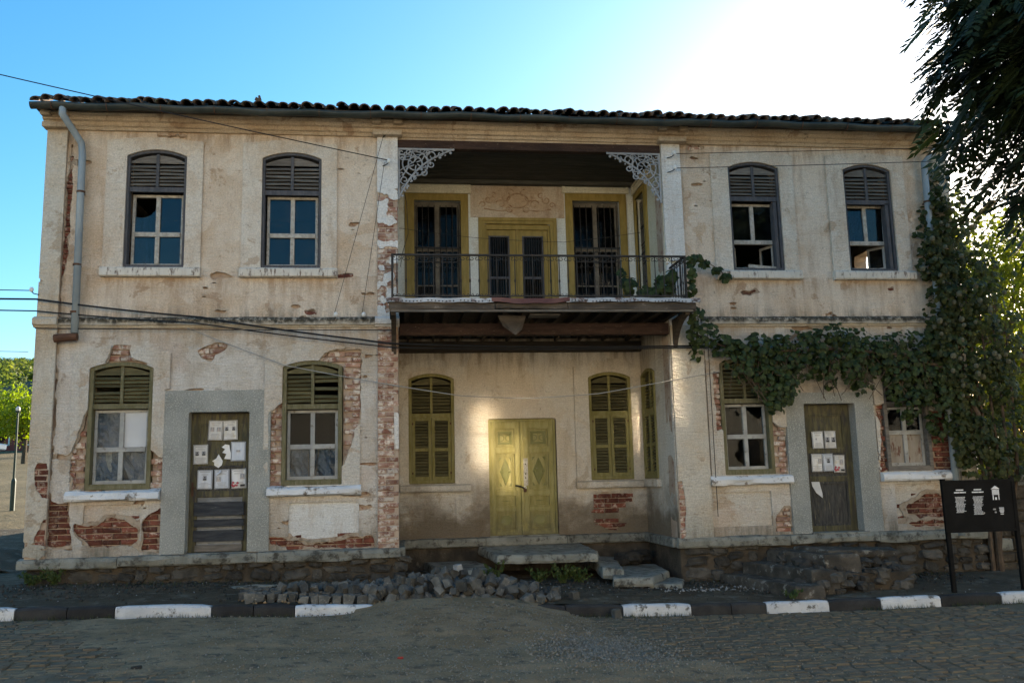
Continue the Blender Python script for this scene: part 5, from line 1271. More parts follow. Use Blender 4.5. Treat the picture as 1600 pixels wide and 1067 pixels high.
for x, y in cand:
    if n_cube >= 290: break
    half = .24+hprof(x)*1.6; t = abs(y+1.62)/max(half, .01)
    cap = float(zwalk(x, y))+hprof(x)*(1-min(t, 1)**1.6)+.07
    z = drop(x, y, True)
    if z > cap or any(abs(x-a)+abs(y-b2) < .078 and abs(z-c) < .08 for a, b2, c in placed): continue
    placed.append((x, y, z)); n_cube += 1
    o = link('paving_cube', cubes[heap_r.randrange(8)]); o.location = (x, y, z); o.scale = (heap_r.uniform(.78, 1.12), heap_r.uniform(.78, 1.1), heap_r.uniform(.75, 1.15))
    flat = z < float(zwalk(x, y))+.07 and x < -.4
    tl = .12 if flat else .75
    o.rotation_euler = (heap_r.uniform(-tl, tl), heap_r.uniform(-tl, tl), heap_r.uniform(0, 6.28) if not flat else heap_r.uniform(-.25, .25))
    zone = 'low left tail of the heap' if x < -.45 else 'tall middle of the heap' if x < 1.15 else 'sloping right end of the heap'
    lvl = 'at the bottom of the ' if z < float(zwalk(x, y))+.09 else 'high up in the '
    tag(o, 'grey paving cube '+lvl+zone, 'paving cube', HG)
print('cubes', n_cube)
def lone_cube(x, y, z, mt, label, sx=1, rot=.3, tall=1.0):
    o = link('paving_cube', cubes[3].copy(), mat=MT[mt]); o.location = (x, y, z); o.rotation_euler = (.1, -.15, rot); o.scale = (sx, sx, tall); tag(o, label, 'paving cube', HG)
lone_cube(-1.32, -.92, float(zwalk(-1.32, -.92))+.06, 'cube', 'single grey cube lying back from the left part of the heap, near the wall')
lone_cube(1.98, -1.72, float(zwalk(1.98, -1.7))+.085, 'cube', 'upright wedge-shaped block at the right end of the cobble heap', .95, 1.0, 1.5)
lone_cube(2.22, -1.70, float(zwalk(2.2, -1.7))+.045, 'cube', 'low cube just right of the upright block ending the heap', 1, .2)
lone_cube(2.60, -2.42, float(zroad(2.6))+.05, 'cube', 'single cube set against the kerb beside a white kerb stone', .95, .1)
lone_cube(.72, -1.62, .43, 'cube_pale', 'palest cube, almost white, on top of the cobble heap', .85, .5, .6)

# stone stair and rubble landing before the right side door
stair = thing('stone_stair', 'ruined dark stone steps with a rubble landing below the right wing door', 'steps', (5.9, -.9, 0))
for i, (x0, x1, y0, y1, z0, z1) in enumerate(((4.98, 5.46, -1.98, -.15, -.25, .065), (5.36, 5.84, -1.66, -.12, -.2, .225), (5.74, 6.35, -1.30, -.13, -.2, .385))):
    slab('step', None, [(x0-.25, y1), (x0+.12, y0), (x1, y0-.06), (x1-.1, y1)], z0, z1, 'step_stone', sd=20+i, parent=stair)
slab('top_slab', None, [(5.95, -.14), (6.05, -1.0), (7.25, -.85), (7.5, -.14)], .30, .40, 'step_stone', sd=31, parent=stair, tilt=(-.04, .0))
rr = random.Random(3)
for k in range(170):
    x = rr.uniform(5.45, 7.15); t = (x-5.45)/1.7
    y = -.25-rr.random()*1.55*(1-.25*t); ztop = .40-.25*max(0, (-y-.8))-.20*max(0, t-.55)
    z = float(zwalk(x, y))+rr.random()*max(.04, ztop-float(zwalk(x, y))-.06); s = rr.uniform(.05, .13)
    o = link('rubble_stone', rock_me[rr.randrange(8)], stair); o.location = (x, y, z); o.scale = (s*rr.uniform(.8, 1.4), s*rr.uniform(.7, 1.1), s*rr.uniform(.45, .8)); o.rotation_euler = (rr.uniform(-.3, .3), rr.uniform(-.3, .3), rr.uniform(0, 6))
MB().add(*(lambda m: (m.v, m.f))(MB().box(5.5, 7.05, -1.45, -.05, -.4, .14))).build('core', MT['rubble_mortar'], stair)

# information board on two posts
sg = thing('sign_board', 'black information board with white text on two posts right of the house', 'sign', (7.78, -2.0, -.1))
sy = -2.0
for x, dx in ((7.275, -.02), (8.285, .0)):
    MB().obox(Vector((x+.03*(1 if x < 8 else 1), sy+.03, .62)), (.055, .055, 1.55), Euler((0, -.012, 0))).build('post', MT['sign_black'], sg, bevel=.004)
MB().box(7.265, 8.29, sy-.012, sy+.004, .69, 1.365).ring(q(7.255, 8.30, .68, 1.375), q(7.285, 8.27, .71, 1.345), sy-.02, sy-.010).build('board', MT['sign_black'], sg)
def bars(name, x0, z0, rows, w, hh, gap, mt, parent, y, seed, ragged=.25, words=3):
    r = random.Random(seed); b = MB()
    for k in range(rows):
        z = z0-k*gap; x = x0+r.uniform(0, ragged*.4)*w; end = x0+w-r.uniform(0, ragged)*w
        while x < end-.004:
            L = r.uniform(.5, 1.4)*w/words; b.box(x, min(x+L, end), y-.0012, y, z, z+hh); x += L+w*.025
    b.build(name, MT[mt], parent)
yb = sy-.0125
for cx, sd, rows in ((7.42, 1, 14), (7.68, 2, 16)):
    for k, (w, h) in enumerate(((.11, .016), (.17, .016))): bars('heading', cx+.085-w/2, 1.235-k*.033, 1, w, h, .02, 'sign_white', sg, yb, sd+k*5, 0, 2)
    bars('text', cx, 1.145, rows, .165, .007, .0155, 'sign_white', sg, yb, sd+40, .3, 5)
emb = MB()
emb.add([(7.96, yb-.002, 1.245), (8.09, yb-.002, 1.245), (8.025, yb-.002, 1.29), (7.96, yb, 1.245), (8.09, yb, 1.245), (8.025, yb, 1.29)], [(0, 1, 2), (5, 4, 3), (0, 3, 4, 1), (1, 4, 5, 2), (2, 5, 3, 0)])
for k in range(6): emb.box(7.975+k*.0175, 7.988+k*.0175, yb-.002, yb, 1.178, 1.238)
emb.box(7.972, 8.078, yb-.002, yb, 1.168, 1.176); emb.box(7.978, 7.992, yb-.002, yb, 1.10, 1.165); emb.box(8.062, 8.074, yb-.002, yb, 1.10, 1.165); emb.box(8.012, 8.036, yb-.002, yb, 1.10, 1.135)
emb.build('house_emblem', MT['sign_white'], sg)
MB().box(7.965, 8.005, yb-.002, yb, .965, .985).box(7.985, 8.012, yb-.002, yb, .925, .945).build('small_emblem', MT['ink_grey'], sg)
crest = MB()
for z, w in ((.985, .07), (.962, .066), (.945, .066), (.928, .05), (.905, .045)): crest.box(8.09-w/2, 8.09+w/2, yb-.002, yb, z, z+.011)
crest.build('crest', MT['sign_white'], sg)

# notices pinned to the doors
NG = 'obituary notices pinned to the side doors'
def notice(x0, x1, z0, z1, y, label, ports, text=True, mt='paper', extra=None, rot=0.0, seed=1):
    w, h = x1-x0, z1-z0; cx, cz = (x0+x1)/2, (z0+z1)/2
    M = Matrix.Translation((cx, y, cz)) @ Matrix.Rotation(rot+.035*math.sin(seed*2.7), 4, 'Y')
    V = []; n = 5
    for i in range(n+1):
        for j in range(2): V.append((-w/2+w*i/n, -.006*math.sin(i*1.7+seed)-.003, -h/2+h*j))
    Fq = [(i*2, i*2+2, i*2+3, i*2+1) for i in range(n)]
    V2 = V+[(a, b+.0012, c) for a, b, c in V]; m = len(V); F = Fq+[tuple(k+m for k in f[::-1]) for f in Fq]
    o = link('notice', mesh('notice', [M @ Vector(v) for v in V2], F, MT[mt])); tag(o, label, 'notice', NG)
    yy = -.012
    MB(M).ring(q(-w/2+.006, w/2-.006, -h/2+.006, h/2-.006), q(-w/2+.011, w/2-.011, -h/2+.011, h/2-.011), yy, yy+.001).build('border', MT['ink'], o)
    for (px, pz, pw, ph) in ports:
        MB(M).box(px*w-pw*w/2, px*w+pw*w/2, yy-.001, yy, pz*h-ph*h/2, pz*h+ph*h/2).build('portrait', MT['ink_grey'], o)
        MB(M).box(px*w-pw*w*.18, px*w+pw*w*.18, yy-.002, yy-.001, pz*h-ph*h*.02, pz*h+ph*h*.33).box(px*w-pw*w*.38, px*w+pw*w*.38, yy-.002, yy-.001, pz*h-ph*h*.48, pz*h-ph*h*.14).build('portrait_figure', MT['skin_print' if seed % 2 else 'ink'], o)
    if text:
        r = random.Random(seed); b = MB(M)
        b.box(-w*.34, w*.34, yy, yy+.001, h*.38, h*.41)
        for k in range(4): ww = w*r.uniform(.22, .40); b.box(-ww, ww, yy, yy+.001, -h*.20-k*h*.065, -h*.20-k*h*.065+h*.018)
        for k in range(2): ww = w*r.uniform(.2, .36); b.box(-ww, ww, yy, yy+.001, h*.29-k*h*.05, h*.29-k*h*.05+h*.016)
        b.build('printed_lines', MT['ink_grey'], o)
    if extra: extra(M, o, w, h, yy)
    return o
yd = .158; two = [(-.22, .05, .26, .22), (.22, .05, .26, .22)]; one = [(0, .08, .26, .24)]
notice(-2.815, -2.61, 2.205, 2.49, yd, 'left sheet of the top pair on the left door, two small portraits', two, seed=3)
notice(-2.605, -2.40, 2.205, 2.49, yd, 'right sheet of the top pair on the left door, two small portraits', [(-.24, .08, .24, .2), (.24, .08, .22, .2)], seed=4)
notice(-3.02, -2.81, 1.86, 2.14, yd-.004, 'sheet with two portraits at the left edge of the left door', two, seed=6)
notice(-2.485, -2.275, 1.895, 2.175, yd-.004, 'faded sheet with one tiny dark picture at right of the left door', [(0, .02, .26, .1)], False, 'paper_blue', seed=7)
notice(-2.95, -2.74, 1.50, 1.77, yd-.002, 'pale sheet with one portrait, lower left of three on the left door', one, True, 'paper_blue', seed=8)
def curl(M, o, w, h, yy):
    MB(M).add([(-w/2, yy-.004, h*.12), (-w*.02, yy-.05, h*.36), (-w*.05, yy-.004, h*.50), (-w/2, yy-.008, h*.12), (-w*.02, yy-.052, h*.36), (-w*.05, yy-.008, h*.50)], [(0, 1, 2), (5, 4, 3), (0, 3, 4, 1), (1, 4, 5, 2), (2, 5, 3, 0)]).build('curled_corner', MT['paper_blue'], o)
notice(-2.71, -2.50, 1.50, 1.775, yd-.002, 'sheet with a curled torn corner, middle of the lower row on the left door', [(-.22, .0, .3, .24)], True, 'paper_blue', curl, seed=9)
def roses(M, o, w, h, yy):
    b = MB(M); r = random.Random(4)
    for k in range(9): b.ball((-w*.25+r.uniform(-.22, .22)*w, yy+.001, -h*.30+r.uniform(-.10, .12)*h), .018, 7, 3, (1, .08, 1))
    b.build('rose_print', MT['rose'], o); MB(M).box(w*.1, w*.42, yy-.001, yy, -h*.42, -h*.30).build('black_print', MT['ink'], o)
notice(-2.47, -2.26, 1.50, 1.78, yd-.004, 'sheet printed with red roses, lower right on the left door', [(.25, .1, .28, .26)], True, 'paper', roses, seed=11)
def scrap(label, pts, y, mt='paper'):
    b = MB(); b.prism(pts, y-.004, y); o = b.build('torn_scrap', MT[mt]); tag(o, label, 'paper scrap')
sp1 = [(-2.72, 1.84), (-2.66, 1.80), (-2.61, 1.84), (-2.60, 1.90), (-2.63, 1.95), (-2.66, 2.00), (-2.69, 1.94), (-2.75, 1.90), (-2.72, 1.88)]
sp2 = [(-2.58, 1.93), (-2.49, 1.92), (-2.48, 1.99), (-2.50, 2.06), (-2.51, 2.13), (-2.57, 2.14), (-2.62, 2.10), (-2.57, 2.07), (-2.61, 2.02), (-2.55, 2.0)]
scrap('lower torn white paper scrap in the middle of the left door', sp1, yd); scrap('upper torn white paper scrap in the middle of the left door', sp2, yd)
notice(6.49, 6.68, 1.905, 2.175, yd, 'left sheet of the upper pair on the right door, faint text', [(-.15, .05, .1, .1)], True, 'paper', seed=13)
notice(6.695, 6.895, 1.905, 2.18, yd, 'right sheet of the upper pair on the right door, two grey blocks', [(-.24, .0, .32, .3), (.24, .0, .32, .3)], True, 'paper', seed=14)
notice(6.45, 6.635, 1.54, 1.82, yd-.002, 'left sheet of the lower three on the right door, side portrait', [(.24, .08, .3, .28)], True, 'paper', seed=15)
notice(6.64, 6.82, 1.545, 1.82, yd-.004, 'bluish middle sheet of the lower three on the right door', [(0, .1, .3, .26)], True, 'paper_blue', seed=16)
notice(6.825, 7.005, 1.52, 1.795, yd-.006, 'sheet printed with red roses on the right door', [(.15, .08, .3, .28)], True, 'paper', roses, seed=17)
scrap('torn half sheet hanging on the lower panel of the right door', [(6.44, 1.32), (6.50, 1.21), (6.60, 1.13), (6.60, 1.20), (6.56, 1.39), (6.43, 1.39)], yd+.01)

# ------------------------------------------------------------------ wires
def wire(pts, r, mt, label, sag=0.0, n=14, name='overhead_wire', group='wires strung across the front'):
    out = []
    for (a, b2) in zip(pts[:-1], pts[1:]):
        a, b2 = Vector(a), Vector(b2); L = (b2-a).length
        for i in range(n):
            t = i/n; p = a.lerp(b2, t); p.z -= sag*L*4*t*(1-t); out.append(p)
    out.append(Vector(pts[-1])); o = MB().tube(out, r, 5).build(name, MT[mt]); tag(o, label, 'wire', group); return o
wire([(-14, -3, 8.6), (-.18, -.17, 6.43)], .008, 'cable', 'thin wire from upper left down to the insulator on the brick pilaster', .008)
wire([(-14, -2.5, 4.25), (-5.25, -.17, 4.37)], .007, 'cable', 'thin wire from the left ending at the corner insulator', .006)
wire([(-14, -2.5, 4.12), (-5.2, -.14, 4.25), (-2.9, -.16, 3.98), (-.6, -.16, 3.64), (-.1, -.14, 3.58), (4.2, -.14, 3.52), (5.3, -.16, 3.54)], .014, 'cable', 'thick black cable running across the front from the left corner', .008)
wire([(-14, -2.6, 4.0), (-5.2, -.13, 4.08), (-3.0, -.15, 3.90), (-.1, -.15, 3.52), (4.2, -.15, 3.49), (5.3, -.17, 3.50)], .010, 'cable', 'second black cable sagging just below the thick one', .006)
wire([(-5.2, -.12, 3.83), (-4.7, -.13, 3.82), (-.1, -.12, 3.79)], .007, 'cable', 'straight thin cable along the underside of the left string course', .001)
wire([(-14, -2.4, 3.52), (-5.3, -.05, 3.50)], .005, 'cable_pale', 'pale thin wire at far left below the cables', .004)
wire([(-3.1, -.10, 3.83), (-1.7, -.10, 3.27), (-.06, -.10, 2.95), (.9, -.08, 2.79), (1.9, -.06, 2.74), (3.0, -.06, 2.80), (4.2, -.08, 3.0), (4.95, -.08, 3.12)], .007, 'cable_pale', 'pale sagging cable hanging in front of the recess', .004)
wire([(-.25, -.16, 6.85), (-.99, -.12, 4.02)], .004, 'cable', 'left one of two steep thin wires left of the brick pilaster', .002)
wire([(-.24, -.17, 6.40), (-.58, -.12, 4.02)], .004, 'cable', 'right one of two steep thin wires left of the brick pilaster', .002)
wire([(4.38, -.16, 6.64), (16, -1.2, 6.9)], .006, 'cable', 'upper wire leaving the right pilaster toward the tree', .004)
wire([(4.38, -.16, 6.40), (16, -1.2, 6.75)], .006, 'cable', 'lower wire leaving the right pilaster toward the tree', .006)
wire([(-.02, 1.2, 5.75), (1.3, 1.3, 5.62), (2.8, 1.3, 5.56), (4.15, 1.2, 5.72)], .004, 'cable', 'clothes line strung across the balcony', .006)
wire([(-.02, .02, 6.35), (.10, .3, 5.9), (.12, .3, 5.4), (.02, .1, 5.0), (.0, -.05, 4.78)], .005, 'cable', 'loose black wire dangling at the left end of the balcony', 0)
wire([(4.78, -.09, 3.85), (4.78, -.09, .9)], .006, 'cable', 'vertical thin wire on the wall right of the recess', 0)

# ================================================================== plants
def leafset(name, tmpl, faces, pos, nrm, size, mat, parent=None, seed=1, spin=1.0, droop=None):
    """Many copies of a small leaf outline as one mesh; nrm are facing directions."""
    r = np.random.default_rng(seed); n = len(pos); T = np.asarray(tmpl, float)
    N = nrm/np.maximum(np.linalg.norm(nrm, axis=1, keepdims=True), 1e-6)
    up = np.tile(np.array([0, 0, 1.0]), (n, 1)) if droop is None else droop
    up = up+r.normal(0, spin, (n, 3))*.6
    A = np.cross(up, N); A /= np.maximum(np.linalg.norm(A, axis=1, keepdims=True), 1e-6); B = np.cross(N, A)
    s = np.asarray(size).reshape(-1, 1, 1)
    V = pos[:, None, :]+s*(T[None, :, 0:1]*A[:, None, :]+T[None, :, 1:2]*B[:, None, :]+T[None, :, 2:3]*N[:, None, :])
    F = np.asarray(faces); FF = (F[None]+(np.arange(n)*len(T))[:, None, None]).reshape(-1, F.shape[1])
    return link(name, fast_mesh(name, V.reshape(-1, 3), FF, mat), parent)
VL = [(0, -.5, 0), (.42, -.38, -.10), (.5, .05, -.12), (.22, .22, -.03), (0, .55, -.16), (-.22, .22, -.03), (-.5, .05, -.12), (-.42, -.38, -.10), (0, -.12, .06)]
VF = [(8, i, i+1) for i in range(7)]+[(8, 7, 0)]
OL = [(0, -.5, 0), (.26, -.1, -.05), (0, .5, -.08), (-.26, -.1, -.05), (0, -.05, .05)]
OF = [(4, 0, 1), (4, 1, 2), (4, 2, 3), (4, 3, 0)]
nr = np.random.default_rng(11)
def blob_points(blobs):
    """Points over lumpy shells of the given ellipsoids; facing outward and towards the street."""
    P = []; N = []
    for (c, rad, n) in blobs:
        d = nr.normal(0, 1, (n, 3)); d /= np.linalg.norm(d, axis=1, keepdims=True)
        rr_ = nr.uniform(.45, 1.08, (n, 1))**.6
        P.append(np.array(c)+d*rr_*np.array(rad)); N.append(d*np.array([.7, 1, .8])+np.array([0, -.75, .35])+nr.normal(0, .35, (n, 3)))
    return np.concatenate(P), np.concatenate(N)
# grape vine across the right wing
vine = thing('grape_vine', 'dark grape vine hanging along the right wing above its door and windows', 'vine', (9.0, -.2, -.1))
vb = []
vr = random.Random(4)
for x in np.arange(5.15, 8.9, .17):
    ztop = 3.60+.06*math.sin(x*3); low = float(np.interp(x, [5.1, 5.5, 5.85, 6.2, 6.6, 7.1, 7.6, 7.9, 8.3, 8.7, 9], [3.15, 2.95, 2.55, 2.95, 3.05, 2.92, 3.0, 2.75, 2.6, 2.4, 2.3]))
    if x < 5.4: ztop = 3.45
    z = ztop
    while z > low:
        vb.append(((x+vr.uniform(-.08, .08), -.22+vr.uniform(-.1, .08), z+vr.uniform(-.05, .05)), (.22, .15, .17), 21)); z -= .17
for c, rad, n in (((5.78, -.2, 2.62), (.16, .12, .22), 45), ((5.95, -.22, 2.75), (.18, .14, .2), 40), ((5.6, -.2, 2.9), (.2, .12, .25), 40), ((6.70, -.2, 2.88), (.10, .1, .10), 14), ((7.2, -.2, 2.85), (.14, .1, .14), 18), ((8.0, -.2, 2.55), (.22, .14, .3), 60), ((8.45, -.2, 2.3), (.2, .14, .35), 55), ((7.75, -.2, 2.8), (.15, .12, .25), 40)):
    vb.append((c, rad, n))
P, N = blob_points(vb)
leafset('foliage', VL, VF, P, N, nr.uniform(.05, .125, len(P)), MT['vine'], vine, 2, 1.0)
b = MB(); sr = random.Random(9)
b.tube([(9.3, -.15, -.1), (9.25, -.2, 1.2), (9.1, -.25, 2.4), (8.7, -.25, 3.1), (7.9, -.22, 3.35), (6.8, -.2, 3.45), (5.8, -.2, 3.42), (5.0, -.18, 3.5), (4.5, -.25, 3.7), (4.3, -.6, 4.1)], [.045, .04, .036, .03, .026, .022, .018, .014, .010, .008], 7)
for k in range(34):
    x = sr.uniform(5.2, 8.8); b.tube([(x, -.2, 3.4), (x+sr.uniform(-.2, .2), -.28, 3.1), (x+sr.uniform(-.4, .4), -.26, 2.7+sr.uniform(-.1, .2))], .006, 4)
b.build('stem', MT['stem'], vine)
# sprays at the balcony end
spr = thing('vine_spray', 'green vine sprays trailing over the right end of the balcony', 'vine', (4.3, -.7, 4.1))
sb = [((4.45, -.5, 3.95), (.14, .2, .18), 30), ((4.62, -.35, 3.7), (.22, .16, .2), 60), ((4.95, -.25, 3.52), (.22, .14, .16), 50), ((5.2, -.22, 3.45), (.16, .12, .16), 36), ((4.55, -.2, 3.45), (.12, .1, .18), 20),
      ((4.40, -.6, 4.78), (.08, .1, .08), 14), ((4.60, -.35, 4.88), (.09, .08, .05), 14), ((4.76, -.25, 4.80), (.09, .08, .06), 14), ((4.95, -.2, 4.72), (.10, .08, .05), 14), ((5.10, -.18, 4.60), (.07, .06, .08), 12),
      ((4.36, -.75, 4.55), (.07, .1, .15), 14), ((4.33, -.72, 4.3), (.06, .1, .15), 12)]
P, N = blob_points(sb); leafset('foliage', VL, VF, P, N, nr.uniform(.07, .125, len(P)), MT['vine'], spr, 5, .9)
MB().tube([(4.3, -.6, 4.1), (4.36, -.7, 4.5), (4.42, -.6, 4.8), (4.7, -.3, 4.86), (4.95, -.2, 4.75), (5.12, -.18, 4.62)], .007, 5).build('stem', MT['stem'], spr)
bal_p = thing('balcony_plant', 'leafy green plant growing on the right corner of the balcony floor', 'plant', (3.9, -.1, 4.12))
sb = [((3.85, -.2, 4.30), (.24, .25, .14), 70), ((4.05, -.3, 4.42), (.14, .22, .18), 60), ((3.55, -.1, 4.5), (.12, .12, .16), 30), ((4.12, -.5, 4.55), (.08, .15, .12), 24), ((3.5, .1, 4.75), (.05, .06, .12), 8)]
P, N = blob_points(sb); leafset('foliage', VL, VF, P, N, nr.uniform(.08, .14, len(P)), MT['vine'], bal_p, 6, .9)
MB().tube([(3.9, -.1, 4.11), (3.85, -.1, 4.35), (3.6, 0, 4.6)], .01, 5).tube([(3.9, -.1, 4.12), (4.05, -.3, 4.5)], .008, 5).build('stem', MT['stem'], bal_p)
# creeper on the right corner
crp = thing('wall_creeper', 'tall dusty creeper with fluffy seed heads covering the right corner of the house', 'creeper', (9.3, -.2, -.1))
cb = []
for z in np.arange(1.5, 6.1, .2):
    xl = float(np.interp(z, [1.5, 2.2, 3, 3.7, 4.2, 4.8, 5.3, 5.7, 6.1], [9.0, 8.86, 8.72, 8.62, 8.68, 8.64, 8.64, 8.85, 8.95])); xr_ = float(np.interp(z, [1.5, 3, 5, 6.1], [9.95, 9.9, 9.6, 9.15]))
    x = xl
    while x < xr_:
        cb.append(((x+vr.uniform(-.08, .08), -.18+vr.uniform(-.18, .25)*(1+.8*(x > 9.1)), z+vr.uniform(-.08, .08)), (.24, .22, .20), 40)); x += .22
for k in range(18): cb.append(((8.70+vr.uniform(0, .3), -.12, 5.6+k*.05), (.10, .08, .10), 6))
for k in range(34): cb.append(((8.66+vr.uniform(-.03, .22), -.27, 1.7+k*.115), (.13, .09, .14), 26))
for k in range(30): cb.append(((9.3+vr.uniform(0, .9), vr.uniform(.2, 1.6), vr.uniform(2, 5.8)), (.3, .3, .3), 16))
P, N = blob_points(cb); leafset('foliage', VL, VF, P, N, nr.uniform(.06, .115, len(P)), MT['creeper'], crp, 7, .9)
fl_p = [p for p in P if p[2] > 2.6][::37]
fb = MB()
for p in fl_p[:150]: fb.ball((p[0], p[1]-.10, p[2]), rng.uniform(.03, .055), 6, 4)
MT['seed_head'] = simple('fluffy_seed_head', (.11, .108, .07), (.16, .155, .10), 30, .95, 90, .02)
kind(fb.build('seed_heads', MT['seed_head'], crp), 'stuff')
b = MB()
for k in range(5): b.tube([(9.2+k*.12, -.1+k*.1, -.1), (9.15+k*.15, -.15, 1.5), (9.0+k*.2, -.15, 3), (8.95+k*.22, -.12, 5-.3*k)], [.035, .028, .02, .01], 6)
b.build('stem', MT['stem'], crp)

# trees
def tree(name, label, base, h, crown_c, crown_r, ncl, nleaf, size, mt, group=None, trunk_r=.16, seed=1, tmpl=(OL, OF), cl=.5):
    r = np.random.default_rng(seed); t = thing(name, label, 'tree', base, group=group); bx, by, bz = base
    b = MB(); c = np.array(crown_c)
    top = (c[0], c[1], c[2]+crown_r[2]*.3)
    b.tube([(bx, by, bz-.1), (bx+(top[0]-bx)*.3+.05, by+(top[1]-by)*.3, bz+(top[2]-bz)*.4), (bx+(top[0]-bx)*.7, by+(top[1]-by)*.7, bz+(top[2]-bz)*.7), top], [trunk_r*1.25, trunk_r, trunk_r*.7, trunk_r*.2], 8)
    d = r.normal(0, 1, (ncl, 3)); d /= np.linalg.norm(d, axis=1, keepdims=True); C = c+d*(r.uniform(.25, 1, (ncl, 1))**.5)*np.array(crown_r)
    for p in C[:min(ncl, 26)]:
        f = r.uniform(.35, .8); s = np.array([bx+(top[0]-bx)*f, by+(top[1]-by)*f, bz+(top[2]-bz)*f]); m_ = (s+p)/2+np.array([0, 0, .15*crown_r[2]])
        b.tube([tuple(s), tuple(m_), tuple(p)], [trunk_r*.35, trunk_r*.2, trunk_r*.06], 5)
    b.build('trunk', MT['bark'], t)
    rad = cl*min(crown_r)
    k = r.integers(0, ncl, nleaf); P_ = C[k]+r.normal(0, .5, (nleaf, 3))*rad*np.array([1, 1, .7])
    N_ = (P_-c)/np.array(crown_r)+r.normal(0, .7, (nleaf, 3))+np.array([0, 0, .4])
    leafset('crown', tmpl[0], tmpl[1], P_, N_, r.uniform(.7, 1.3, nleaf)*size, MT[mt], t, seed, 1.0); return t
TG = 'trees beyond the right corner of the house'
tree('broadleaf_tree', 'sunlit leafy tree just beyond the right corner behind the creeper', (13.6, 5.5, .3), 7, (13.4, 5.0, 4.6), (1.9, 1.8, 2.9), 70, 9500, .14, 'back_leaf', TG, seed=3)
tree('broadleaf_tree', 'taller glowing tree behind the near one at the right edge', (18.5, 10.5, .6), 9, (18.3, 10.2, 5.2), (3.0, 2.6, 3.8), 90, 11000, .20, 'back_leaf', TG, seed=4, trunk_r=.22)
tree('broadleaf_tree', 'low bushy tree filling the gap under the sunlit trees', (12.2, 2.6, .2), 4, (12.0, 2.6, 2.0), (1.5, 1.2, 1.7), 36, 4200, .12, 'back_leaf', TG, seed=6, trunk_r=.1)
# overhanging tree at upper right: long drooping compound leaves
at = thing('overhanging_tree', 'dark tree with long narrow leaflets hanging into the upper right corner', 'tree', (8.3, -6.6, -.2))
ar = np.random.default_rng(5); nl = 12000
ctr = np.array([7.64, -6.4, 6.05]); rad = np.array([2.45, 1.7, 2.45])
d = ar.normal(0, 1, (nl, 3)); d /= np.linalg.norm(d, axis=1, keepdims=True)
B0 = ctr+d*(ar.uniform(.05, 1, (nl, 1))**.45)*rad*(1+.16*np.sin(d[:, :1]*9+d[:, 2:]*7))
dirv = np.stack([ar.normal(-.85, .25, nl), ar.normal(0, .4, nl), ar.normal(-.50, .25, nl)], 1); dirv /= np.linalg.norm(dirv, axis=1, keepdims=True)
V = []; F = []; L = ar.uniform(.28, .42, nl)
nrmv = np.cross(dirv, np.stack([ar.normal(0, .4, nl), ar.normal(1, .3, nl), ar.normal(0, .4, nl)], 1)); nrmv /= np.linalg.norm(nrmv, axis=1, keepdims=True)
side = np.cross(dirv, nrmv)
pos = []; ax = []; nn = []
for k in range(6):
    t = .15+.15*k
    base = B0+dirv*(L*t)[:, None]-np.array([0, 0, 1.0])*(L*t*t*.35)[:, None]
    for s in (-1, 1): pos.append(base); ax.append(dirv*.75+side*s*.65+np.array([0, 0, -.25])); nn.append(nrmv)
pos.append(B0+dirv*L[:, None]-np.array([0, 0, 1.0])*(L*.35)[:, None]); ax.append(dirv+np.array([0, 0, -.3])); nn.append(nrmv)
pos = np.concatenate(pos); ax = np.concatenate(ax); ax /= np.linalg.norm(ax, axis=1, keepdims=True); nn = np.concatenate(nn)
sd_ = np.cross(ax, nn); sd_ /= np.linalg.norm(sd_, axis=1, keepdims=True); LL = ar.uniform(.10, .16, len(pos))[:, None]; W = LL*.19
V = np.stack([pos, pos+ax*LL*.4+sd_*W, pos+ax*LL, pos+ax*LL*.4-sd_*W], 1).reshape(-1, 3)
rv = np.stack([B0-nrmv*.003, B0+nrmv*.003, B0+dirv*L[:, None]-np.array([0, 0, .35])*L[:, None]+nrmv*.002, B0+dirv*L[:, None]-np.array([0, 0, .35])*L[:, None]-nrmv*.002], 1).reshape(-1, 3)
V = np.concatenate([V, rv]); pos = np.concatenate([pos, B0])
F = (np.array([[0, 1, 2, 3]])[None]+(np.arange(len(pos))*4)[:, None, None]).reshape(-1, 4)
link('crown', fast_mesh('crown', V, F, MT['ash_leaf']), at)
b = MB().tube([(8.3, -6.6, -.3), (8.25, -6.6, 2.0), (8.0, -6.5, 4.2), (7.6, -6.4, 6.0), (7.4, -6.4, 7.4)], [.26, .22, .18, .12, .05], 9)
tr_ = random.Random(8)
for k in range(44):
    z = tr_.uniform(3.2, 6.4); e = ctr+np.array([tr_.uniform(-2.0, .6), tr_.uniform(-1.3, 1.3), tr_.uniform(-1.6, 1.8)])
    b.tube([(8.1-.1*(z-3), -6.5, z), tuple((np.array([7.8, -6.5, z+.4])+e)/2+np.array([0, 0, .3])), tuple(e)], [.06, .035, .01], 5)
b.build('trunk', MT['bark'], at)

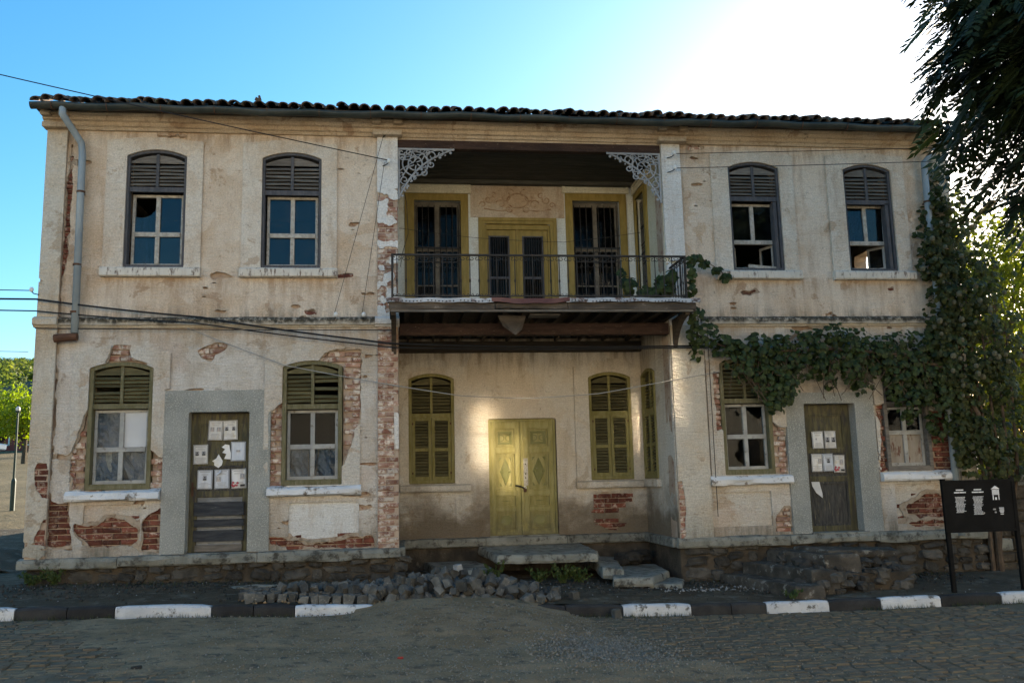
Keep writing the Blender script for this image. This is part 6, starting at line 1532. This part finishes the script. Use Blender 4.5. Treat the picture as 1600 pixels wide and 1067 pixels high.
# weeds, grass tufts, crumbs of stone
def weed(x, y, h, n, label, seed, mt='weed'):
    r = np.random.default_rng(seed); z = float(zwalk(x, y)); t = thing('weed', label, 'weed', (x, y, z), group='weeds by the doorstep')
    b = MB(); P_ = []
    for k in range(n):
        a = r.uniform(0, 6.28); d_ = r.uniform(.05, .22); hh = h*r.uniform(.5, 1); tip = (x+d_*math.cos(a), y+d_*.6*math.sin(a), z+hh)
        b.tube([(x+r.uniform(-.05, .05), y, z), (x+d_*.5*math.cos(a), y+d_*.3*math.sin(a), z+hh*.6), tip], .004, 4)
        for j in range(9): f = r.uniform(.25, 1); P_.append([x+d_*f*math.cos(a)+r.normal(0, .02), y+d_*f*.6*math.sin(a)+r.normal(0, .02), z+hh*f])
    b.build('stem', MT['weed'], t); P_ = np.array(P_)
    leafset('foliage', OL, OF, P_, r.normal(0, 1, P_.shape)+np.array([0, -.6, .6]), r.uniform(.035, .07, len(P_)), MT[mt], t, seed)
weed(1.36, -.02, .34, 14, 'tall dark weed at the left end of the doorstep slab', 1)
weed(2.0, -.05, .22, 16, 'low weed under the middle of the doorstep slab', 2)
weed(2.35, -.10, .30, 22, 'spreading yellow-green weed in front of the doorstep slab', 3)
weed(2.62, -.08, .24, 16, 'weed under the right end of the doorstep slab', 4)
weed(5.05, -2.0, .16, 7, 'small yellow-red weed at the foot of the stone steps', 5)
weed(-4.75, -.12, .28, 16, 'dark weed against the base below the left window', 7)
weed(-5.0, -.25, .22, 14, 'dark weed at the left front corner of the house', 8)
gp = []
for k in range(2600):
    x = nr.uniform(-7, 8.2); y = KY-.02-abs(nr.normal(0, .06)); d_ = vnoise(np.array([x*1.6]), np.array([1.5]), 3)[0]
    if d_ < .42 or (-.6 < x < 1.9): continue
    gp.append((x, y, float(zroad(x))-.02))
for k in range(900):
    x = nr.uniform(-5, 8.5); y = -.18+abs(nr.normal(0, .10))*-1
    if -.1 < x < 4.2 or 5.0 < x < 7.2: continue
    gp.append((x, y, float(zwalk(x, y))-.01))
gp = np.array(gp); ng = len(gp)
GL = [(-.06, 0, 0), (.06, 0, 0), (.02, 1, .25)]; GF = [(0, 1, 2)]
gn = nr.normal(0, 1, (ng, 3))*np.array([1, 1, .15]); kind(leafset('grass', GL, GF, gp, gn, nr.uniform(.03, .085, ng), MT['grass'], None, 3, .35), 'stuff')
def crumbs(name, n, area, smin, smax, mt, seed, hf):
    r = np.random.default_rng(seed); V = []; F = []
    T = np.array([(1, 0, 0), (-.6, .8, 0), (-.5, -.9, 0), (0, 0, .9), (0, 0, -.6)]); FT = np.array([(0, 1, 3), (1, 2, 3), (2, 0, 3), (1, 0, 4), (2, 1, 4), (0, 2, 4)])
    k = 0; XY = area(r, n); Z = hf(XY[:, 0], XY[:, 1]); S = r.uniform(smin, smax, n)**1
    A = r.uniform(0, 6.28, n); J = r.uniform(.6, 1.3, (n, 5, 3))
    P_ = T[None]*J*S[:, None, None]; ca, sa = np.cos(A)[:, None], np.sin(A)[:, None]
    X = P_[..., 0]*ca-P_[..., 1]*sa+XY[:, :1]; Y = P_[..., 0]*sa+P_[..., 1]*ca+XY[:, 1:2]; Zz = P_[..., 2]+Z[:, None]+S[:, None]*.2
    V = np.stack([X, Y, Zz], -1).reshape(-1, 3); F = (FT[None]+(np.arange(n)*5)[:, None, None]).reshape(-1, 3)
    kind(link(name, fast_mesh(name, V, F, MT[mt])), 'stuff')
rd = lambda X, Y: zroad(X)+np.maximum(dirt_h(X, Y)-.012, -.006)
crumbs('gravel', 9000, lambda r, n: np.stack([r.normal(1.0, 1.9, n), r.uniform(-7, -2.3, n)], 1), .004, .014, 'gravel', 1, rd)
crumbs('gravel', 2600, lambda r, n: np.stack([r.normal(2.0, .35, n), r.normal(-4.6, .45, n)], 1), .006, .022, 'gravel', 2, rd)
crumbs('gravel', 1500, lambda r, n: np.stack([r.uniform(-7, 8, n), r.uniform(-7, -2.3, n)], 1), .004, .012, 'gravel', 7, rd)
crumbs('rubble', 2600, lambda r, n: np.stack([r.uniform(-6, 8.5, n), -np.abs(r.normal(.25, .7, n)).clip(.02, 2.05)], 1), .006, .03, 'stone_dark', 3, lambda X, Y: zwalk(X, Y))
crumbs('rubble', 900, lambda r, n: np.stack([r.uniform(-2.0, 1.9, n), r.normal(-1.6, .22, n)], 1), .012, .035, 'dirt', 8, lambda X, Y: zwalk(X, Y)+.01)
crumbs('litter', 200, lambda r, n: np.stack([r.uniform(-6, 8, n), -np.abs(r.normal(.3, .8, n)).clip(.02, 2.05)], 1), .005, .016, 'white_bits', 4, lambda X, Y: zwalk(X, Y))
crumbs('litter', 110, lambda r, n: np.stack([r.uniform(3.6, 5.0, n), r.normal(-1.0, .12, n)], 1), .008, .025, 'white_bits', 5, lambda X, Y: zwalk(X, Y))
slab('pale_flake', 'thin pale flake of fallen plaster on the pavement left of the cobbles', [(-2.35, -.55), (-2.2, -.72), (-1.75, -.62), (-1.7, -.5), (-2.0, -.45)], float(zwalk(-2, -.6))-.01, float(zwalk(-2, -.6))+.02, 'stone', sd=41)
b = MB(); P, F = rock(rng, .03, .018, .010, 6, 4, .4); b.add(P, F); o = b.build('wrapper', MT['red_scrap']); o.location = (-.02, -5.0, float(zroad(0))+.025); tag(o, 'small crumpled red wrapper lying on the dirt road', 'litter')
b = MB(); P, F = rock(rng, .045, .03, .022, 6, 4, .3); b.add(P, F); o = b.build('loose_stone', MT['stone_dark']); o.location = (-2.22, -5.3, float(zroad(-2.2))+.01); tag(o, 'small dark stone alone on the road at lower left', 'stone')

# ================================================================== left side, far things, hill
def lamp_post(x, y, h, label):
    z = float(zyard(np.array([x]), np.array([y]))[()] if np.ndim(zyard(x, y)) == 0 else zyard(x, y)); t = thing('lamp_post', label, 'lamp post', (x, y, z))
    MB().tube([(x, y, z-.1), (x, y, z+.75)], .06, 10).tube([(x, y, z+.75), (x, y, z+.82)], [.06, .035], 10).build('base', MT['lamp_green'], t)
    MB().tube([(x, y, z+.80), (x, y, z+h)], [.034, .028], 8).build('pole', MT['lamp_green'], t)
    MB().tube([(x, y, z+h), (x, y, z+h+.05)], [.05, .07], 8).build('collar', MT['lamp_green'], t)
    MB().ball((x, y, z+h+.10), .06, 10, 6, (1, 1, 1.2)).build('lamp_globe', MT['lamp_glass'], t)
lamp_post(-9.9, 11.2, 2.5, 'slim dark green lamp post on the dry lawn left of the house')
def zy(x, y): return float(np.asarray(zyard(np.array([float(x)]), np.array([float(y)])))[0])
fh = thing('far_house', 'small far house with a tiled roof and red base behind the bright tree', 'house', (-27, 63, zy(-27, 63)))
x0, x1, y0, y1, z0 = -32, -23.6, 60, 67, zy(-27, 60)
MB().box(x0, x1, y0, y1, z0+2.2, z0+4.3).build('wall', MT['far_wall'], fh); MB().box(x0-.05, x1+.05, y0-.05, y1+.05, z0-.5, z0+2.2).build('base_wall', MT['far_red'], fh)
b = MB(); zr = z0+4.3; b.add([(x0-.8, y0-.8, zr), (x1+.8, y0-.8, zr), (x1+.8, y1+.8, zr), (x0-.8, y1+.8, zr), (x0+2.5, (y0+y1)/2, zr+1.6), (x1-2.5, (y0+y1)/2, zr+1.6)], [(0, 1, 5, 4), (1, 2, 5), (2, 3, 4, 5), (3, 0, 4), (3, 2, 1, 0)])
b.build('roof', MT['tile'], fh)
for xw in (-30.4, -28.2, -26.0, -24.6):
    w = MB().ring(q(xw-.5, xw+.5, z0+2.7, z0+4.0), q(xw-.42, xw+.42, z0+2.78, z0+3.92), y0-.06, y0+.02).build('window', MT['sash'], fh); pane(None, q(xw-.42, xw+.42, z0+2.78, z0+3.92), y0-.02, w, 'glass_dirty')
    w = MB().ring(q(xw-.5, xw+.5, z0+.4, z0+1.8), q(xw-.40, xw+.40, z0+.5, z0+1.7), y0-.10, y0-.03).build('window', MT['far_wall'], fh); pane(None, q(xw-.40, xw+.40, z0+.5, z0+1.7), y0-.06, w, 'glass_dirty')
tree('round_tree', 'rounded bright yellow-green tree beside the lamp post', (-20.2, 38, zy(-20, 38)), 4, (-20.3, 38, zy(-20, 38)+2.75), (1.9, 1.9, 1.35), 70, 9000, .16, 'bright_leaf', 'garden trees at far left', seed=21, trunk_r=.12, cl=.45)
tree('round_tree', 'darker green tree between the bright tree and the far house', (-22.2, 48, zy(-22, 48)), 4, (-22.4, 48, zy(-22, 48)+2.2), (1.8, 1.8, 1.7), 50, 5000, .2, 'vine', 'garden trees at far left', seed=22, trunk_r=.14)
tree('round_tree', 'golden-lit tree rising behind the far house roof at the left edge', (-41, 74, zy(-41, 74)), 8, (-41.5, 74, zy(-41, 74)+5.6), (3.6, 3, 3.6), 60, 6000, .34, 'bright_leaf', 'garden trees at far left', seed=23, trunk_r=.2)
car = thing('parked_car', 'dark blue car parked far off at the left edge of the lawn', 'car', (-29.2, 52, zy(-29, 52)))
cz = zy(-29, 52); prof_ = [(-2.0, .35), (2.0, .35), (2.05, .75), (1.2, .9), (.6, 1.38), (-.9, 1.4), (-1.5, .95), (-2.05, .85)]
MB(Matrix.Translation((-29.2, 51.2, cz))).prism(prof_, 0, 1.65).build('body', MT['car_blue'], car, bevel=.06)
MB(Matrix.Translation((-29.2, 51.19, cz))).prism([(-1.3, .95), (1.0, .95), (.5, 1.3), (-.85, 1.32)], 0, .02).build('side_window', MT['iron'], car)
for xw in (-1.25, 1.25):
    for yw in (51.25, 52.75):
        wv = MB(Matrix.Translation((-29.2+xw, yw, cz+.32)) @ Matrix.Rotation(R(90), 4, 'X')).tube([(0, 0, -.1), (0, 0, .1)], .32, 14).build('wheel', MT['iron'], car)
# wooded hillside
hr = np.random.default_rng(9); nt_ = 4200
X = hr.uniform(-260, -25, nt_); Y = hr.uniform(85, 330, nt_)
keep_ = np.abs(np.degrees(np.arctan2(X, Y+13.5))+24) < 13; X, Y = X[keep_], Y[keep_]; Zh = zhill(X, Y)
Pf = []; Nf = []; Sf = []
for x, y, z in zip(X, Y, Zh):
    rr_ = hr.uniform(1.6, 3.4); n = 85; d = hr.normal(0, 1, (n, 3)); d /= np.linalg.norm(d, axis=1, keepdims=True); d[:, 2] = np.abs(d[:, 2])*1.1-.1
    Pf.append(np.array([x, y, z+rr_*.7])+d*rr_*hr.uniform(.7, 1.08, (n, 1))); Nf.append(d+hr.normal(0, .3, (n, 3))); Sf.append(hr.uniform(.7, 1.2, n)*rr_*.42)
kind(leafset('forest', OL, OF, np.concatenate(Pf), np.concatenate(Nf), np.concatenate(Sf), MT['far_leaf'], None, 4), 'stuff')

# stone garden wall running on from the right corner
gw = thing('garden_wall', 'rough stone garden wall continuing right of the house behind the sign', 'wall', (11.5, .3, -.2))
MB().box(9.14, 16, .1, .5, -.5, 1.35).build('core', MT['rubble_mortar'], gw)
z = -.12; k = 0
while z < 1.32:
    h = rng.uniform(.16, .24); x = 9.2+rng.uniform(-.1, .1)
    while x < 13:
        w = rng.uniform(.28, .55); MB().box(x+.012, x+w-.012, .035+rng.uniform(-.02, .02), .2, z+.01, z+h-.01, .012).build('stone', MT['stone'] if rng.random() < .5 else MT['rubble_mortar'], gw, bevel=.02); x += w
    z += h
for x in np.arange(9.2, 15.8, .6): MB().box(x, x+.58, .02, .56, 1.35, 1.43, .012).build('coping_stone', MT['stone'], gw, bevel=.02)

# invented, unseen row behind the camera, added so its sunlit fronts bounce warm light
for i, (x0, x1, h, lab) in enumerate(((-46, -27, 8.4, 'far left'), (-26, -13.2, 9.2, 'left'), (-12.8, 1.6, 8.2, 'facing'), (2.0, 15.5, 9.6, 'right'), (16, 34, 8.6, 'far right'))):
    t = thing('added_street_house', 'unseen pale house added across the street for bounce light, %s of five in the row' % {'far left': 'first', 'left': 'second', 'facing': 'third', 'right': 'fourth', 'far right': 'last'}[lab], 'house', ((x0+x1)/2, -27, -.3), group='unseen houses added for bounce light')
    rows = (1.2, 4.6, 7.5) if i == 3 else (1.2, 4.6)
    def fn(X, Z):
        s = X*0+9
        for k in range(int((x1-x0)//2.8)):
            cx = x0+1.6+k*2.8
            for zz in rows: s = np.minimum(s, -rect_sdf(X, Z, cx-.5, cx+.5, zz, zz+1.6))
        return s
    MO = Matrix(((-1, 0, 0, x0+x1), (0, -1, 0, -24), (0, 0, 1, 0), (0, 0, 0, 1)))
    sheet('wall', MT['bounce_wall'], t, x0, x1, -.4, h, .25, 0, .3, lambda X, Z: fn(X, Z), M=MO)
    MB().box(x0, x1, -31, -30.7, -.4, h).box(x0, x0+.2, -30.7, -24.3, -.4, h).box(x1-.2, x1, -30.7, -24.3, -.4, h).build('back_wall', MT['bounce_wall'], t)
    MB().add([(x0-.5, -23.4, h), (x1+.5, -23.4, h), (x1+.5, -31.6, h), (x0-.5, -31.6, h), (x0-.5, -27.5, h+2.2), (x1+.5, -27.5, h+2.2)], [(0, 1, 5, 4), (2, 3, 4, 5), (1, 2, 5), (3, 0, 4), (3, 2, 1, 0)]).build('roof', MT['tile'], t)
    for k in range(int((x1-x0)//2.8)):
        cx = x0+x1-(x0+1.6+k*2.8)
        for zz in rows:
            w = MB().box(cx-.5, cx-.44, -24.15, -24.09, zz, zz+1.6).box(cx+.44, cx+.5, -24.15, -24.09, zz, zz+1.6).box(cx-.03, cx+.03, -24.15, -24.09, zz, zz+1.6).build('window', MT['sash'], t)
            if zz > 7 and 5 < cx < 9:                              # added reflector panes, angled to throw sun patches onto the facade
                for u in ((-.44, .03) if cx > 7 else (-.30,)):
                    Q = Matrix.Translation((cx+u, -24.06, 0)) @ Matrix.Rotation(R(-12.8 if cx > 7 else -18.7), 4, 'Z')
                    MB(Q).box(.0, .41 if cx > 7 else .16, -.02, .0, zz+(.40 if u < 0 else .05), zz+(1.45 if u < 0 else 1.0)).build('pane', MT['reflector_glass'], w)
            else: MB().box(cx-.44, cx+.44, -24.14, -24.13, zz, zz+1.6).build('pane', MT['glass_dirty'], w)
print('objects', len(sc.objects))
